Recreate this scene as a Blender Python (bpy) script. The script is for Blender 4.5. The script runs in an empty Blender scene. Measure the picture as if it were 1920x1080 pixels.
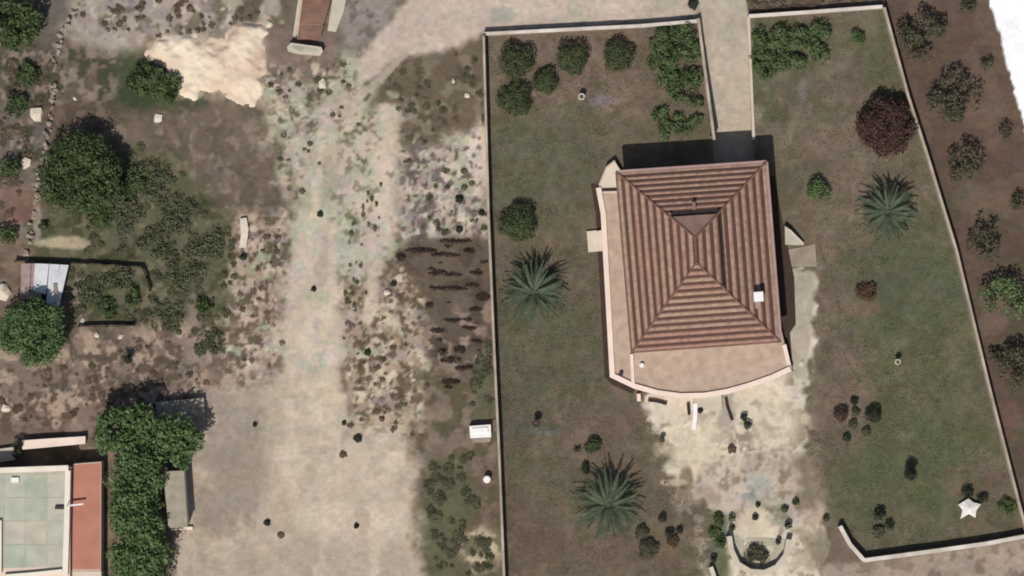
import bpy, math, random
import numpy as np

# ------------------------------------------------------------------ camera, world, sun, exposure
SC = bpy.context.scene
S = 20.0            # photo pixels per metre on the ground
H = 300.0           # camera height (near-vertical aerial view)
cam_d = bpy.data.cameras.new('camera')
cam = bpy.data.objects.new('camera', cam_d)
SC.collection.objects.link(cam)
cam.location = (0, 0, H)
cam.rotation_euler = (0, 0, 0)
cam_d.sensor_width = 36
cam_d.lens = 36 * H / (1920 / S)
cam_d.clip_end = 3000
SC.camera = cam

SUNX, SUNY = 0.19, 0.60          # shadow of a 1 m post, in metres east / north
LEN = math.hypot(SUNX, SUNY)
SUN_EL = math.atan2(1, LEN)
world = bpy.data.worlds.new('World')
SC.world = world
world.use_nodes = True
wn = world.node_tree
sky = wn.nodes.new('ShaderNodeTexSky')
sky.sky_type = 'NISHITA'
sky.sun_disc = False
sky.sun_elevation = SUN_EL
sky.sun_rotation = math.atan2(-SUNX, -SUNY)
sky.dust_density = 2.0
wn.links.new(sky.outputs[0], wn.nodes['Background'].inputs[0])
wn.nodes['Background'].inputs[1].default_value = 0.08
sun_d = bpy.data.lights.new('sun', 'SUN')
sun_d.energy = 4.0
sun_d.angle = math.radians(0.5)
sun_d.color = (1.0, 0.955, 0.9)
sun = bpy.data.objects.new('sun', sun_d)
SC.collection.objects.link(sun)
from mathutils import Vector
sun.rotation_euler = Vector((SUNX, SUNY, -1)).to_track_quat('-Z', 'Y').to_euler()
sun.location = (0, 0, 60)
SC.view_settings.view_transform = 'Standard'
SC.view_settings.look = 'None'
SC.view_settings.exposure = 0.0
SC.view_settings.gamma = 1.0
SC.render.engine = 'CYCLES'
SC.cycles.use_denoising = True
SC.cycles.filter_width = 1.9      # a soft long-range lens
SC.cycles.max_bounces = 6

# ------------------------------------------------------------------ helpers
R = random.Random(7)
COL = SC.collection
K = 1.25                          # display value of a white sunlit ground


def lin(c):
    c = np.asarray(c, float) / 255.0
    return np.where(c <= 0.04045, c / 12.92, ((c + 0.055) / 1.055) ** 2.4)


def alb(r, g, b, k=None):
    v = np.clip(lin((r, g, b)) / (k or K), 0.004, 0.9)
    return (float(v[0]), float(v[1]), float(v[2]), 1.0)


def P(px, py, z=0.0):
    f = (H - z) / H
    return ((px - 960) / S * f, (540 - py) / S * f)


def Q(pts, z=0.0):
    return [P(a, b, z) for a, b in pts]


def material(name, c1, c2=None, scale=1.0, rough=0.9, bump=0.0, bscale=8.0, detail=4, spec=0.25, contrast=1.0, translucent=0.0):
    m = bpy.data.materials.new(name)
    m.use_nodes = True
    nt = m.node_tree
    b = nt.nodes['Principled BSDF']
    b.inputs['Roughness'].default_value = rough
    b.inputs['Specular IOR Level'].default_value = spec
    tc = nt.nodes.new('ShaderNodeNewGeometry')
    n = nt.nodes.new('ShaderNodeTexNoise')
    n.inputs['Scale'].default_value = scale
    n.inputs['Detail'].default_value = detail
    nt.links.new(tc.outputs['Position'], n.inputs['Vector'])
    ramp = nt.nodes.new('ShaderNodeValToRGB')
    w = 0.22 / contrast
    ramp.color_ramp.elements[0].position = 0.5 - w
    ramp.color_ramp.elements[1].position = 0.5 + w
    ramp.color_ramp.elements[0].color = c1
    ramp.color_ramp.elements[1].color = c2 or c1
    nt.links.new(n.outputs['Fac'], ramp.inputs['Fac'])
    nt.links.new(ramp.outputs['Color'], b.inputs['Base Color'])
    if bump > 0:
        n2 = nt.nodes.new('ShaderNodeTexNoise')
        n2.inputs['Scale'].default_value = bscale
        n2.inputs['Detail'].default_value = 4
        nt.links.new(tc.outputs['Position'], n2.inputs['Vector'])
        bp = nt.nodes.new('ShaderNodeBump')
        bp.inputs['Strength'].default_value = bump
        bp.inputs['Distance'].default_value = 0.1
        nt.links.new(n2.outputs['Fac'], bp.inputs['Height'])
        nt.links.new(bp.outputs['Normal'], b.inputs['Normal'])
    if translucent > 0:
        tr = nt.nodes.new('ShaderNodeBsdfTranslucent')
        nt.links.new(ramp.outputs['Color'], tr.inputs['Color'])
        mx = nt.nodes.new('ShaderNodeMixShader')
        mx.inputs[0].default_value = translucent
        out = nt.nodes['Material Output']
        nt.links.new(b.outputs[0], mx.inputs[1])
        nt.links.new(tr.outputs[0], mx.inputs[2])
        nt.links.new(mx.outputs[0], out.inputs['Surface'])
    return m


def tag(o, label, cat, group=None, kind=None):
    o['label'] = label
    o['category'] = cat
    if group:
        o['group'] = group
    if kind:
        o['kind'] = kind
    return o


def empty(name, x, y, z=0.0):
    o = bpy.data.objects.new(name, None)
    o.empty_display_size = 0.2
    o.location = (x, y, z)
    COL.objects.link(o)
    return o


def link(name, me, parent=None):
    o = bpy.data.objects.new(name, me)
    COL.objects.link(o)
    if parent is not None:
        o.parent = parent
        px, py, pz = 0.0, 0.0, 0.0
        q = parent
        while q is not None:
            px += q.location[0]; py += q.location[1]; pz += q.location[2]
            q = q.parent
        o.location = (-px, -py, -pz)      # mesh data is in world metres
    return o


class MB:
    def __init__(self):
        self.v = []
        self.f = []

    def add(self, vs, fs):
        n = len(self.v)
        self.v += [tuple(map(float, a)) for a in vs]
        self.f += [tuple(i + n for i in f) for f in fs]
        return self

    def prism(self, poly, z0, z1, top=None):
        """vertical prism over a plan polygon (any winding); z0 / z1 scalars or per-vertex lists"""
        poly = list(poly)
        top = list(top) if top else poly
        a = sum(poly[i][0] * poly[(i + 1) % len(poly)][1] - poly[(i + 1) % len(poly)][0] * poly[i][1] for i in range(len(poly)))
        n = len(poly)
        zb = z0 if isinstance(z0, (list, tuple)) else [z0] * n
        zt = z1 if isinstance(z1, (list, tuple)) else [z1] * n
        if a < 0:
            poly = poly[::-1]; top = top[::-1]; zb = list(zb)[::-1]; zt = list(zt)[::-1]
        vs = [(x, y, z) for (x, y), z in zip(poly, zb)] + [(x, y, z) for (x, y), z in zip(top, zt)]
        fs = [tuple(range(n - 1, -1, -1)), tuple(range(n, 2 * n))]
        fs += [(i, (i + 1) % n, n + (i + 1) % n, n + i) for i in range(n)]
        return self.add(vs, fs)

    def box(self, cx, cy, z0, sx, sy, z1, ang=0.0, taper=1.0):
        c, s = math.cos(ang), math.sin(ang)
        p = [(cx + c * a * sx / 2 - s * b * sy / 2, cy + s * a * sx / 2 + c * b * sy / 2) for a, b in ((-1, -1), (1, -1), (1, 1), (-1, 1))]
        t = [(cx + (x - cx) * taper, cy + (y - cy) * taper) for x, y in p]
        return self.prism(p, z0, z1, t)

    def lathe(self, cx, cy, prof, n=14):
        vs, fs = [], []
        for r, z in prof:
            for i in range(n):
                a = 2 * math.pi * i / n
                vs.append((cx + r * math.cos(a), cy + r * math.sin(a), z))
        for k in range(len(prof) - 1):
            for i in range(n):
                j = (i + 1) % n
                fs.append((k * n + i, k * n + j, (k + 1) * n + j, (k + 1) * n + i))
        fs.append(tuple(range(n - 1, -1, -1)))
        fs.append(tuple((len(prof) - 1) * n + i for i in range(n)))
        return self.add(vs, fs)

    def tube(self, pts, rads, n=7):
        vs, fs = [], []
        for k, (p, r) in enumerate(zip(pts, rads)):
            a = Vector(pts[max(k - 1, 0)]); b = Vector(pts[min(k + 1, len(pts) - 1)])
            d = (b - a).normalized()
            u = d.orthogonal().normalized(); w = d.cross(u)
            for i in range(n):
                t = 2 * math.pi * i / n
                q = Vector(p) + (u * math.cos(t) + w * math.sin(t)) * r
                vs.append(tuple(q))
        for k in range(len(pts) - 1):
            for i in range(n):
                j = (i + 1) % n
                fs.append((k * n + i, k * n + j, (k + 1) * n + j, (k + 1) * n + i))
        fs.append(tuple(range(n - 1, -1, -1)))
        fs.append(tuple((len(pts) - 1) * n + i for i in range(n)))
        return self.add(vs, fs)

    def strip(self, line, w, z0, z1, taper=1.0):
        """solid band along a plan polyline (mitred)"""
        L, T, Rr = [], [], []
        n = len(line)
        left, right = [], []
        for i in range(n):
            d0 = Vector(line[i]) - Vector(line[i - 1]) if i else Vector(line[1]) - Vector(line[0])
            d1 = Vector(line[i + 1]) - Vector(line[i]) if i < n - 1 else d0
            d0 = d0.normalized(); d1 = d1.normalized()
            t = (d0 + d1).normalized()
            nrm = Vector((-t.y, t.x))
            k = 1 / max(0.4, nrm.dot(Vector((-d0.y, d0.x))))
            left.append(Vector(line[i]) + nrm * (w / 2 * k)); right.append(Vector(line[i]) - nrm * (w / 2 * k))
        vs, fs = [], []
        for i in range(n):
            za = z0[i] if isinstance(z0, (list, tuple)) else z0
            zb = z1[i] if isinstance(z1, (list, tuple)) else z1
            vs += [(*left[i], za), (*right[i], za), (*right[i], zb), (*left[i], zb)]
        for i in range(n - 1):
            a, b = 4 * i, 4 * i + 4
            fs += [(a + 3, a + 2, b + 2, b + 3), (a, b, b + 1, a + 1), (a, a + 3, b + 3, b), (a + 1, b + 1, b + 2, a + 2)]
        fs += [(0, 1, 2, 3), (4 * n - 4, 4 * n - 1, 4 * n - 2, 4 * n - 3)]
        return self.add(vs, fs)

    def mesh(self, name, mat, smooth=False):
        me = bpy.data.meshes.new(name)
        me.from_pydata(self.v, [], self.f)
        if mat:
            me.materials.append(mat)
        if smooth:
            me.polygons.foreach_set('use_smooth', [True] * len(me.polygons))
        me.update()
        return me

    def build(self, name, mat, parent=None, smooth=False):
        return link(name, self.mesh(name, mat, smooth), parent)


# ------------------------------------------------------------------ ground: relief, earth colours, regions
def vnoise(X, Y, cell, seed):
    rs = np.random.RandomState(seed)
    n = 256
    g = rs.uniform(-1, 1, (n, n))
    u = X / cell + 1000.37; v = Y / cell + 1000.71
    i = np.floor(u).astype(int); j = np.floor(v).astype(int)
    fx = u - i; fy = v - j
    fx = fx * fx * (3 - 2 * fx); fy = fy * fy * (3 - 2 * fy)
    i0 = i % n; i1 = (i + 1) % n; j0 = j % n; j1 = (j + 1) % n
    return (g[j0, i0] * (1 - fx) + g[j0, i1] * fx) * (1 - fy) + (g[j1, i0] * (1 - fx) + g[j1, i1] * fx) * fy


def fbm(X, Y, cell, seed, o=3):
    t = 0; a = 1; s = 0
    for k in range(o):
        t = t + a * vnoise(X, Y, cell / 2 ** k, seed + 31 * k); s += a; a *= 0.55
    return t / s * 1.5


def sst(x, a, b):
    t = np.clip((x - a) / (b - a), 0, 1)
    return t * t * (3 - 2 * t)


def sdist(X, Y, poly):
    d = np.full(X.shape, 1e9); ins = np.zeros(X.shape, bool)
    n = len(poly)
    for i in range(n):
        ax, ay = poly[i]; bx, by = poly[(i + 1) % n]
        ex, ey = bx - ax, by - ay
        t = np.clip(((X - ax) * ex + (Y - ay) * ey) / (ex * ex + ey * ey + 1e-9), 0, 1)
        d = np.minimum(d, np.hypot(X - ax - t * ex, Y - ay - t * ey))
        if ay != by:
            c = ((ay <= Y) != (by <= Y)) & (X < ax + (Y - ay) / (ey) * ex)
            ins ^= c
    return np.where(ins, -d, d)


def bband(X, Y, line, w):
    d = np.full(X.shape, 1e9)
    for i in range(len(line) - 1):
        ax, ay = line[i]; bx, by = line[i + 1]
        ex, ey = bx - ax, by - ay
        t = np.clip(((X - ax) * ex + (Y - ay) * ey) / (ex * ex + ey * ey + 1e-9), 0, 1)
        d = np.minimum(d, np.hypot(X - ax - t * ex, Y - ay - t * ey))
    return d - w


CELL = 0.15
GX0, GX1, GY0, GY1 = -57.0, 57.0, -36.0, 36.0
nx = int(round((GX1 - GX0) / CELL)) + 1
ny = int(round((GY1 - GY0) / CELL)) + 1
gx = np.linspace(GX0, GX1, nx); gy = np.linspace(GY0, GY1, ny)
WX, WY = np.meshgrid(gx, gy)
X = WX * S + 960; Y = 540 - WY * S             # photo pixels

COMPOUND = [(905, 68), (1308, 42), (1402, 28), (1655, 14), (1700, 180), (1735, 290), (1790, 470), (1850, 720), (1905, 935),
            (1922, 1003), (1845, 1018), (1760, 1030), (1620, 1048), (1572, 985), (1545, 1060), (1540, 1100), (1320, 1100), (944, 1100), (935, 850), (925, 640), (915, 400)]
DRIVE = [(1306, -60), (1394, -60), (1402, 28), (1412, 255), (1412, 312), (1340, 312), (1336, 262), (1312, 42)]
YARD = [(1192, 738), (1225, 800), (1262, 850), (1240, 885), (1290, 930), (1350, 962), (1342, 1020), (1325, 1100), (1552, 1100), (1545, 975),
        (1530, 905), (1512, 850), (1518, 720), (1530, 600), (1528, 508), (1470, 505), (1470, 650), (1400, 700), (1300, 700)]
ROAD = [(700, 75), (735, 40), (790, -60), (1320, -60), (1312, 38), (1100, 52), (905, 66), (860, 92), (800, 100), (740, 112), (690, 150), (660, 170), (668, 110)]
TRACK = [(640, 170), (600, 210), (560, 370), (545, 470), (540, 600), (520, 720), (370, 730), (345, 900), (320, 1110), (800, 1110), (775, 1000), (780, 880),
         (660, 800), (640, 690), (640, 560), (660, 480), (735, 470), (745, 200), (700, 205)]
WHITE = [(1853, -20), (1856, 10), (1872, 55), (1882, 100), (1896, 150), (1908, 195), (1921, 240), (2200, 1300), (3000, 1300), (3000, -400), (1700, -400)]
jag = vnoise(X, Y, 9, 501) * 2.5


C = np.zeros(X.shape + (3,))
C[:] = (112, 98, 86)
wx = fbm(X, Y, 60, 11); wy = fbm(X, Y, 60, 12)
W1 = fbm(X, Y, 26, 13); W2 = fbm(X, Y, 55, 14); W3 = fbm(X, Y, 13, 15)


def paint(m, col):
    global C
    m = m[..., None]
    C = C * (1 - m) + np.array(col, float) * m


def poly(pts, col, soft=8, warp=8, s=1.0):
    d = sdist(X, Y, pts) + warp * (W1 * 0.6 + W3 * 0.5)
    paint(s * sst(-d, -soft, soft), col)


def ell(cx, cy, rx, ry, col, s=1.0, soft=0.5, warp=0.35):
    d = np.hypot((X - cx) / rx, (Y - cy) / ry) + warp * (W1 * 0.6 + W2 * 0.4 + W3 * 0.3)
    paint(s * sst(1 - d, -soft / 2, soft / 2), col)


def mottle(pts, col, cell, th, seed, soft=20, s=1.0, sharp=0.13):
    d = sdist(X, Y, pts) + 14 * W1
    n = fbm(X, Y, cell, seed, 3)
    paint(min(1, s * 1.2) * sst(-d, -soft, soft) * sst(n, th - sharp, th + sharp), col)


ALL = [(-300, -300), (2300, -300), (2300, 1400), (-300, 1400)]
LEFT = [(-300, -300), (905, -300), (930, 1400), (-300, 1400)]
# broad earth colours, west of the compound
mottle(LEFT, (92, 84, 70), 45, 0.1, 21, s=0.6)
mottle(LEFT, (135, 117, 104), 30, 0.25, 22, s=0.6)
poly([(-100, -60), (170, -60), (120, 60), (100, 230), (60, 470), (-100, 480)], (104, 96, 88), 25)
ell(30, 130, 70, 60, (86, 82, 68), 0.7)
mottle([(-60, 60), (240, 90), (240, 230), (90, 260), (50, 470), (-60, 480)], (70, 72, 54), 20, .1, 321, s=.8)
mottle([(-60, 60), (240, 90), (240, 230), (90, 260), (50, 470), (-60, 480)], (142, 126, 114), 16, .38, 322, s=.7)
ell(30, 380, 45, 40, (128, 98, 88), 0.8)
ell(25, 460, 30, 25, (120, 104, 88), 0.7)
poly([(165, -60), (560, -60), (555, 60), (480, 40), (400, 80), (290, 75), (240, 110), (130, 80), (115, 50)], (163, 152, 138), 18, 14)
mottle([(165, -60), (520, -60), (480, 60), (290, 80), (130, 60)], (116, 108, 92), 15, 0.22, 23, s=0.75)
mottle([(165, -60), (520, -60), (480, 60), (290, 80), (130, 60)], (188, 176, 162), 14, 0.4, 323, s=0.7)
mottle([(165, -60), (520, -60), (480, 60), (290, 80), (130, 60)], (150, 136, 134), 26, 0.3, 324, s=0.6)
mottle([(400, -60), (560, -60), (560, 60), (400, 60)], (92, 86, 70), 40, 0.0, 24, s=0.7)
poly([(225, 100), (310, 95), (420, 190), (330, 230), (215, 210)], (62, 72, 50), 16, 12, 0.9)
poly([(275, 100), (300, 66), (412, 70), (455, 32), (496, 40), (512, 160), (490, 215), (440, 196), (410, 176), (362, 192), (322, 160)], (186, 166, 146), 10, 22, .85)
ell(505, 190, 40, 26, (170, 148, 130), .7)
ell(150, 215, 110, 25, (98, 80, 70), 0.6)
poly([(245, 215), (480, 190), (520, 260), (565, 330), (545, 440), (420, 400), (300, 330), (250, 300)], (110, 97, 85), 25, 15)
mottle([(245, 215), (480, 190), (520, 260), (565, 330), (545, 440), (420, 400), (300, 330)], (90, 84, 68), 22, .2, 351, s=.5, sharp=.25)
mottle([(245, 215), (480, 190), (520, 260), (565, 330), (545, 440), (420, 400), (300, 330)], (138, 122, 108), 16, .42, 352, s=.6, sharp=.2)
poly([(240, 270), (330, 300), (430, 420), (440, 560), (400, 690), (270, 620), (130, 610), (130, 500), (60, 470), (75, 420)], (94, 93, 72), 25, 18)
mottle([(130, 290), (330, 290), (450, 420), (440, 600), (390, 700), (140, 610), (60, 440)], (72, 74, 52), 26, 0.15, 25, s=0.75)
mottle([(130, 290), (330, 290), (450, 420), (440, 600), (390, 700), (140, 610), (60, 440)], (122, 112, 92), 18, 0.45, 26, s=0.6)
ell(115, 455, 55, 13, (176, 162, 136), 0.9)
ell(70, 420, 8, 40, (160, 148, 130), 0.7)
ell(150, 560, 12, 40, (142, 126, 118), 0.7)
# trampled verge beside the track
poly([(450, 400), (560, 420), (545, 600), (500, 720), (460, 700), (440, 560)], (150, 132, 116), 18, 16)
mottle([(440, 390), (560, 380), (540, 760), (380, 760), (430, 560)], (178, 160, 142), 22, 0.1, 27, s=0.85)
mottle([(440, 390), (560, 380), (540, 720), (440, 700), (430, 560)], (92, 84, 66), 17, 0.32, 28, s=0.8)
poly([(-60, 640), (380, 600), (430, 700), (370, 760), (-60, 820)], (126, 110, 98), 25, 14)
mottle([(-60, 630), (420, 600), (390, 760), (-60, 830)], (166, 146, 128), 22, 0.15, 29, s=0.8)
mottle([(-60, 630), (420, 600), (390, 760), (-60, 830)], (86, 76, 64), 18, 0.35, 30, s=0.7)
poly([(352, 545), (372, 545), (378, 640), (400, 690), (345, 700)], (140, 126, 116), 10, 8, 0.8)
# stretch between the track and the compound
poly([(490, 110), (560, 90), (690, 110), (720, 230), (760, 260), (740, 480), (560, 440), (520, 330), (500, 230)], (150, 140, 122), 22, 18)
mottle([(480, 120), (650, 90), (760, 230), (760, 480), (560, 400), (500, 280)], (180, 172, 154), 30, 0.0, 31, s=0.9)
mottle([(480, 120), (650, 90), (760, 230), (760, 480), (560, 400), (500, 280)], (104, 96, 78), 16, 0.28, 32, s=0.85)
mottle([(480, 120), (650, 90), (760, 230), (760, 480), (560, 400), (500, 280)], (168, 174, 146), 24, 0.3, 33, s=0.7)
poly([(500, 60), (620, 60), (640, 130), (600, 150), (520, 170), (495, 150)], (124, 108, 98), 16, 10)
poly([(620, -60), (780, -60), (720, 80), (640, 90)], (146, 134, 126), 18, 12)
mottle([(620, -60), (800, -60), (720, 80), (640, 90)], (110, 100, 94), 18, 0.25, 34, s=0.7)
poly([(715, 150), (800, 100), (905, 75), (912, 270), (830, 300), (760, 270), (745, 200), (690, 210)], (106, 95, 78), 16, 12)
mottle([(690, 130), (905, 75), (912, 280), (750, 280)], (134, 122, 104), 26, 0.3, 35, s=0.6)
mottle([(690, 130), (905, 75), (912, 280), (750, 280)], (82, 74, 60), 18, 0.35, 36, s=0.7)
poly([(860, 245), (914, 250), (917, 445), (750, 450), (745, 300), (800, 280)], (166, 154, 140), 14, 12)
mottle([(840, 250), (914, 240), (917, 450), (745, 450), (745, 290)], (196, 184, 168), 22, 0.1, 37, s=0.9)
mottle([(750, 260), (914, 240), (917, 450), (745, 450), (745, 290)], (112, 100, 96), 16, 0.28, 38, s=0.8)
mottle([(750, 260), (914, 240), (917, 450), (745, 450), (745, 290)], (168, 172, 142), 20, 0.42, 39, s=0.7)
ell(895, 300, 22, 55, (206, 190, 178), 0.8)
poly([(640, 560), (740, 500), (790, 560), (810, 650), (790, 780), (740, 850), (660, 800), (640, 690)], (160, 144, 124), 16, 14)
mottle([(640, 480), (790, 500), (830, 700), (780, 860), (650, 830), (635, 600)], (106, 92, 74), 18, 0.18, 40, s=0.85)
mottle([(640, 480), (790, 500), (830, 700), (780, 860), (650, 830), (635, 600)], (198, 184, 160), 20, 0.32, 41, s=0.85)
for tc_, cl_, th_, sd_ in (((182, 158, 142), 26, .42, 301), ((154, 142, 140), 22, .52, 302), ((160, 166, 140), 24, .5, 303), ((84, 74, 62), 14, .6, 304), ((205, 190, 168), 17, .58, 305)):
    mottle([(490, 130), (680, 100), (700, 240), (800, 290), (908, 262), (914, 445), (760, 455), (810, 600), (800, 800), (740, 860), (560, 740), (400, 740), (450, 420), (520, 400), (505, 280)], tc_, cl_, th_, sd_, s=.62)
poly([(775, 450), (918, 448), (928, 700), (880, 740), (800, 760), (820, 640), (800, 540), (745, 480)], (100, 88, 77), 12, 12)
mottle([(775, 450), (918, 448), (928, 760), (800, 760), (800, 540), (745, 480)], (84, 74, 64), 22, 0.15, 42, s=0.75)
mottle([(790, 600), (918, 560), (930, 800), (790, 880)], (146, 128, 112), 22, 0.2, 43, s=0.8)
poly([(790, 700), (930, 690), (938, 860), (850, 880), (790, 850)], (124, 110, 96), 20, 14, 0.8)
mottle([(780, 700), (930, 690), (945, 1100), (770, 1100)], (92, 86, 66), 24, 0.05, 44, s=0.8)
poly([(885, 690), (928, 640), (932, 770), (890, 780)], (86, 90, 68), 14, 10, 0.8)
poly([(810, 860), (880, 860), (900, 960), (850, 1030), (890, 1100), (800, 1100), (780, 980)], (92, 94, 70), 16, 14, 0.85)
ell(905, 1030, 45, 45, (186, 172, 148), 0.9)
mottle([(850, 970), (945, 970), (945, 1100), (850, 1100)], (96, 90, 70), 16, 0.1, 45, s=0.7)
mottle([(640, 500), (790, 500), (830, 700), (780, 860), (650, 830)], (94, 82, 66), 11, .40, 331, s=.75, sharp=.2)
mottle([(445, 400), (555, 400), (530, 760), (400, 760)], (98, 86, 70), 11, .40, 332, s=.75, sharp=.2)
mottle([(490, 130), (690, 100), (740, 240), (600, 420), (510, 300)], (96, 94, 70), 11, .42, 333, s=.75, sharp=.2)
mottle([(750, 270), (912, 250), (914, 450), (745, 455)], (96, 86, 80), 11, .38, 334, s=.75, sharp=.2)
mottle([(0, 690), (420, 600), (390, 760), (0, 820)], (88, 78, 66), 11, .40, 335, s=.7, sharp=.2)
# dirt track
poly(TRACK, (186, 172, 152), 14, 14)
mottle([(540, 170), (760, 170), (745, 480), (545, 480)], (164, 166, 142), 34, 0.15, 46, s=0.75)
mottle([(540, 170), (760, 170), (745, 480), (640, 700), (520, 700), (545, 480)], (176, 162, 154), 26, 0.3, 47, s=0.6)
mottle([(640, 200), (720, 200), (720, 480), (680, 560), (640, 560)], (104, 104, 76), 16, 0.25, 48, s=0.8)
poly([(690, 215), (748, 205), (742, 330), (735, 450), (695, 460), (700, 330)], (194, 178, 158), 8, 6, 0.85)
poly([(375, 725), (500, 720), (520, 840), (515, 960), (480, 1000), (350, 1000)], (146, 134, 121), 34, 48, 0.8)
poly([(330, 1030), (640, 1000), (780, 1040), (780, 1110), (330, 1110)], (166, 153, 138), 30, 20, 0.6)
poly([(520, 790), (760, 790), (790, 1010), (620, 1010), (510, 960)], (194, 179, 159), 30, 16, 0.85)
mottle(TRACK, (170, 156, 138), 60, 0.3, 49, s=0.5)
for ln_, w_, c_ in (([(600, 250), (590, 400), (580, 550), (575, 700), (600, 800)], 12, (200, 186, 164)), ([(722, 215), (718, 330), (712, 460), (690, 600)], 14, (202, 186, 166)),
                    ([(625, 380), (615, 560), (605, 720), (640, 860)], 8, (196, 182, 160)), ([(560, 600), (545, 720), (540, 860), (560, 960)], 9, (194, 180, 160)), ([(740, 860), (720, 960), (700, 1080)], 12, (196, 181, 160)),
                    ([(600, 860), (610, 960), (600, 1080)], 10, (194, 179, 159))):
    d_ = bband(X, Y, ln_, w_) + 9 * W1 + 6 * W3
    paint(.8 * sst(-d_, -6, 6), c_)
mottle([(540, 480), (645, 480), (640, 740), (520, 740)], (196, 182, 160), 36, 0.2, 50, s=0.7)
mottle([(560, 200), (745, 200), (735, 470), (640, 560), (640, 700), (530, 710), (550, 470)], (196, 178, 166), 30, .3, 306, s=.7)
mottle([(560, 200), (745, 200), (735, 470), (640, 560), (640, 700), (530, 710), (550, 470)], (176, 176, 156), 26, .3, 307, s=.7)
mottle([(560, 200), (745, 200), (735, 470), (640, 480)], (132, 124, 104), 14, .45, 308, s=.7)
# road across the top
poly(ROAD, (190, 174, 158), 10, 10)
mottle([(905, -60), (1320, -60), (1312, 40), (905, 60)], (176, 168, 150), 34, 0.2, 51, s=0.7)
ell(945, 28, 26, 16, (160, 158, 146), 0.8)
poly([(640, 220), (655, 185), (700, 150), (760, 95), (768, 102), (712, 160), (668, 195), (655, 225)], (178, 164, 146), 4, 4, 0.9)
# olive grove strip, east and north-east
poly([(1640, -300), (2300, -300), (2300, 1400), (1925, 1400), (1922, 1003), (1905, 935), (1850, 720), (1790, 470), (1735, 290), (1700, 180), (1655, 14)], (96, 80, 70), 5, 3)
mottle([(1640, -60), (2300, -60), (2300, 1100), (1925, 1100), (1660, 0)], (106, 90, 77), 60, 0.1, 52, s=0.7)
mottle([(1700, 300), (2300, 300), (2300, 1100), (1925, 1100)], (84, 80, 62), 40, 0.25, 53, s=0.5)
ell(1890, 775, 30, 22, (116, 88, 76), 0.6)
# track below the south wall
poly([(1540, 1060), (1620, 1056), (1930, 1010), (2300, 980), (2300, 1400), (1540, 1400)], (158, 143, 127), 5, 4)
mottle([(1540, 1060), (1930, 1010), (2300, 980), (2300, 1400), (1540, 1400)], (120, 107, 94), 24, 0.3, 54, s=0.6)
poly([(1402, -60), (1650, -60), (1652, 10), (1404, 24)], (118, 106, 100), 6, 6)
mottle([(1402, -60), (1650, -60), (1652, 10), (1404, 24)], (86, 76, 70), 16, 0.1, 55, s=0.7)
# garden
INC = sst(-sdist(X, Y, COMPOUND), 0, 1.5) > 0.5
sv = C.copy()
paint(np.ones(X.shape), (106, 96, 80))
ell(1060, 150, 170, 110, (118, 103, 90), 0.9, 0.8)
ell(1000, 320, 130, 110, (96, 95, 76), 0.9, 0.8)
ell(1020, 640, 110, 130, (92, 90, 72), 0.8, 0.8)
ell(960, 760, 60, 90, (94, 89, 80), 0.6, 0.8)
ell(1130, 800, 90, 60, (110, 95, 84), 0.9, 0.8)
ell(1000, 900, 60, 140, (98, 91, 74), 0.7, 0.8)
ell(1080, 1040, 180, 50, (108, 93, 80), 0.9, 0.8)
ell(990, 990, 60, 60, (102, 87, 76), 0.7, 0.8)
ell(1480, 130, 110, 90, (90, 95, 72), 0.8, 0.8)
ell(1560, 240, 120, 130, (116, 104, 90), 0.9, 0.8)
ell(1660, 110, 40, 90, (90, 95, 72), 0.7, 0.8)
ell(1590, 430, 110, 80, (114, 101, 86), 0.8, 0.8)
ell(1710, 560, 130, 150, (89, 93, 72), 0.9, 0.8)
ell(1760, 760, 140, 180, (94, 95, 72), 0.9, 0.8)
ell(1690, 900, 150, 120, (86, 91, 68), 0.8, 0.8)
ell(1560, 640, 40, 130, (112, 99, 86), 0.9, 0.8)
ell(1570, 760, 60, 110, (114, 101, 88), 0.9, 0.8)
ell(1830, 900, 60, 30, (110, 93, 80), 0.7, 0.8)
ell(1610, 580, 45, 18, (120, 103, 86), 0.8, 0.8)
mottle(ALL, (84, 87, 64), 34, 0.25, 61, s=0.3)
mottle(ALL, (122, 107, 92), 44, 0.30, 62, s=0.2, sharp=.3)
mottle(ALL, (82, 73, 64), 20, 0.42, 63, s=0.2, sharp=.25)
ell(1130, 190, 25, 10, (130, 119, 126), 0.6)
ell(1015, 808, 34, 10, (110, 109, 110), 0.7)
ell(1505, 170, 10, 22, (126, 125, 124), 0.5)
for k_ in range(3):
    C *= (1 + (.04, .045, .04)[k_] * fbm(X, Y, (7, 12, 22)[k_], 610 + k_))[..., None]
# front yard
poly(YARD, (207, 196, 177), 9, 20)
mottle([(1190, 730), (1530, 720), (1550, 1100), (1320, 1100)], (150, 138, 122), 22, .42, 264, s=.7)
mottle([(1480, 700), (1530, 700), (1560, 1100), (1490, 1100)], (124, 112, 94), 26, .05, 265, s=.7)
mottle([(1230, 740), (1520, 740), (1530, 900), (1545, 1100), (1330, 1100), (1350, 960), (1260, 860)], (206, 194, 170), 30, 0.15, 64, s=0.7)
mottle([(1330, 790), (1520, 760), (1535, 920), (1545, 1100), (1330, 1100), (1330, 960)], (140, 126, 108), 16, 0.4, 65, s=0.7)
poly([(1340, 850), (1500, 860), (1530, 960), (1500, 1000), (1370, 980), (1300, 920)], (178, 163, 146), 16, 14, 0.6)
ell(1420, 910, 30, 26, (166, 170, 160), 0.8, .8, 1.0)
ell(1400, 930, 16, 12, (130, 132, 128), 0.7, .8, 1.0)
ell(1455, 960, 44, 28, (140, 144, 124), 0.8, .8, 1.0)
ell(1415, 975, 34, 26, (206, 192, 168), 0.9)
ell(1525, 962, 26, 26, (176, 158, 140), 0.9)
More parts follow.
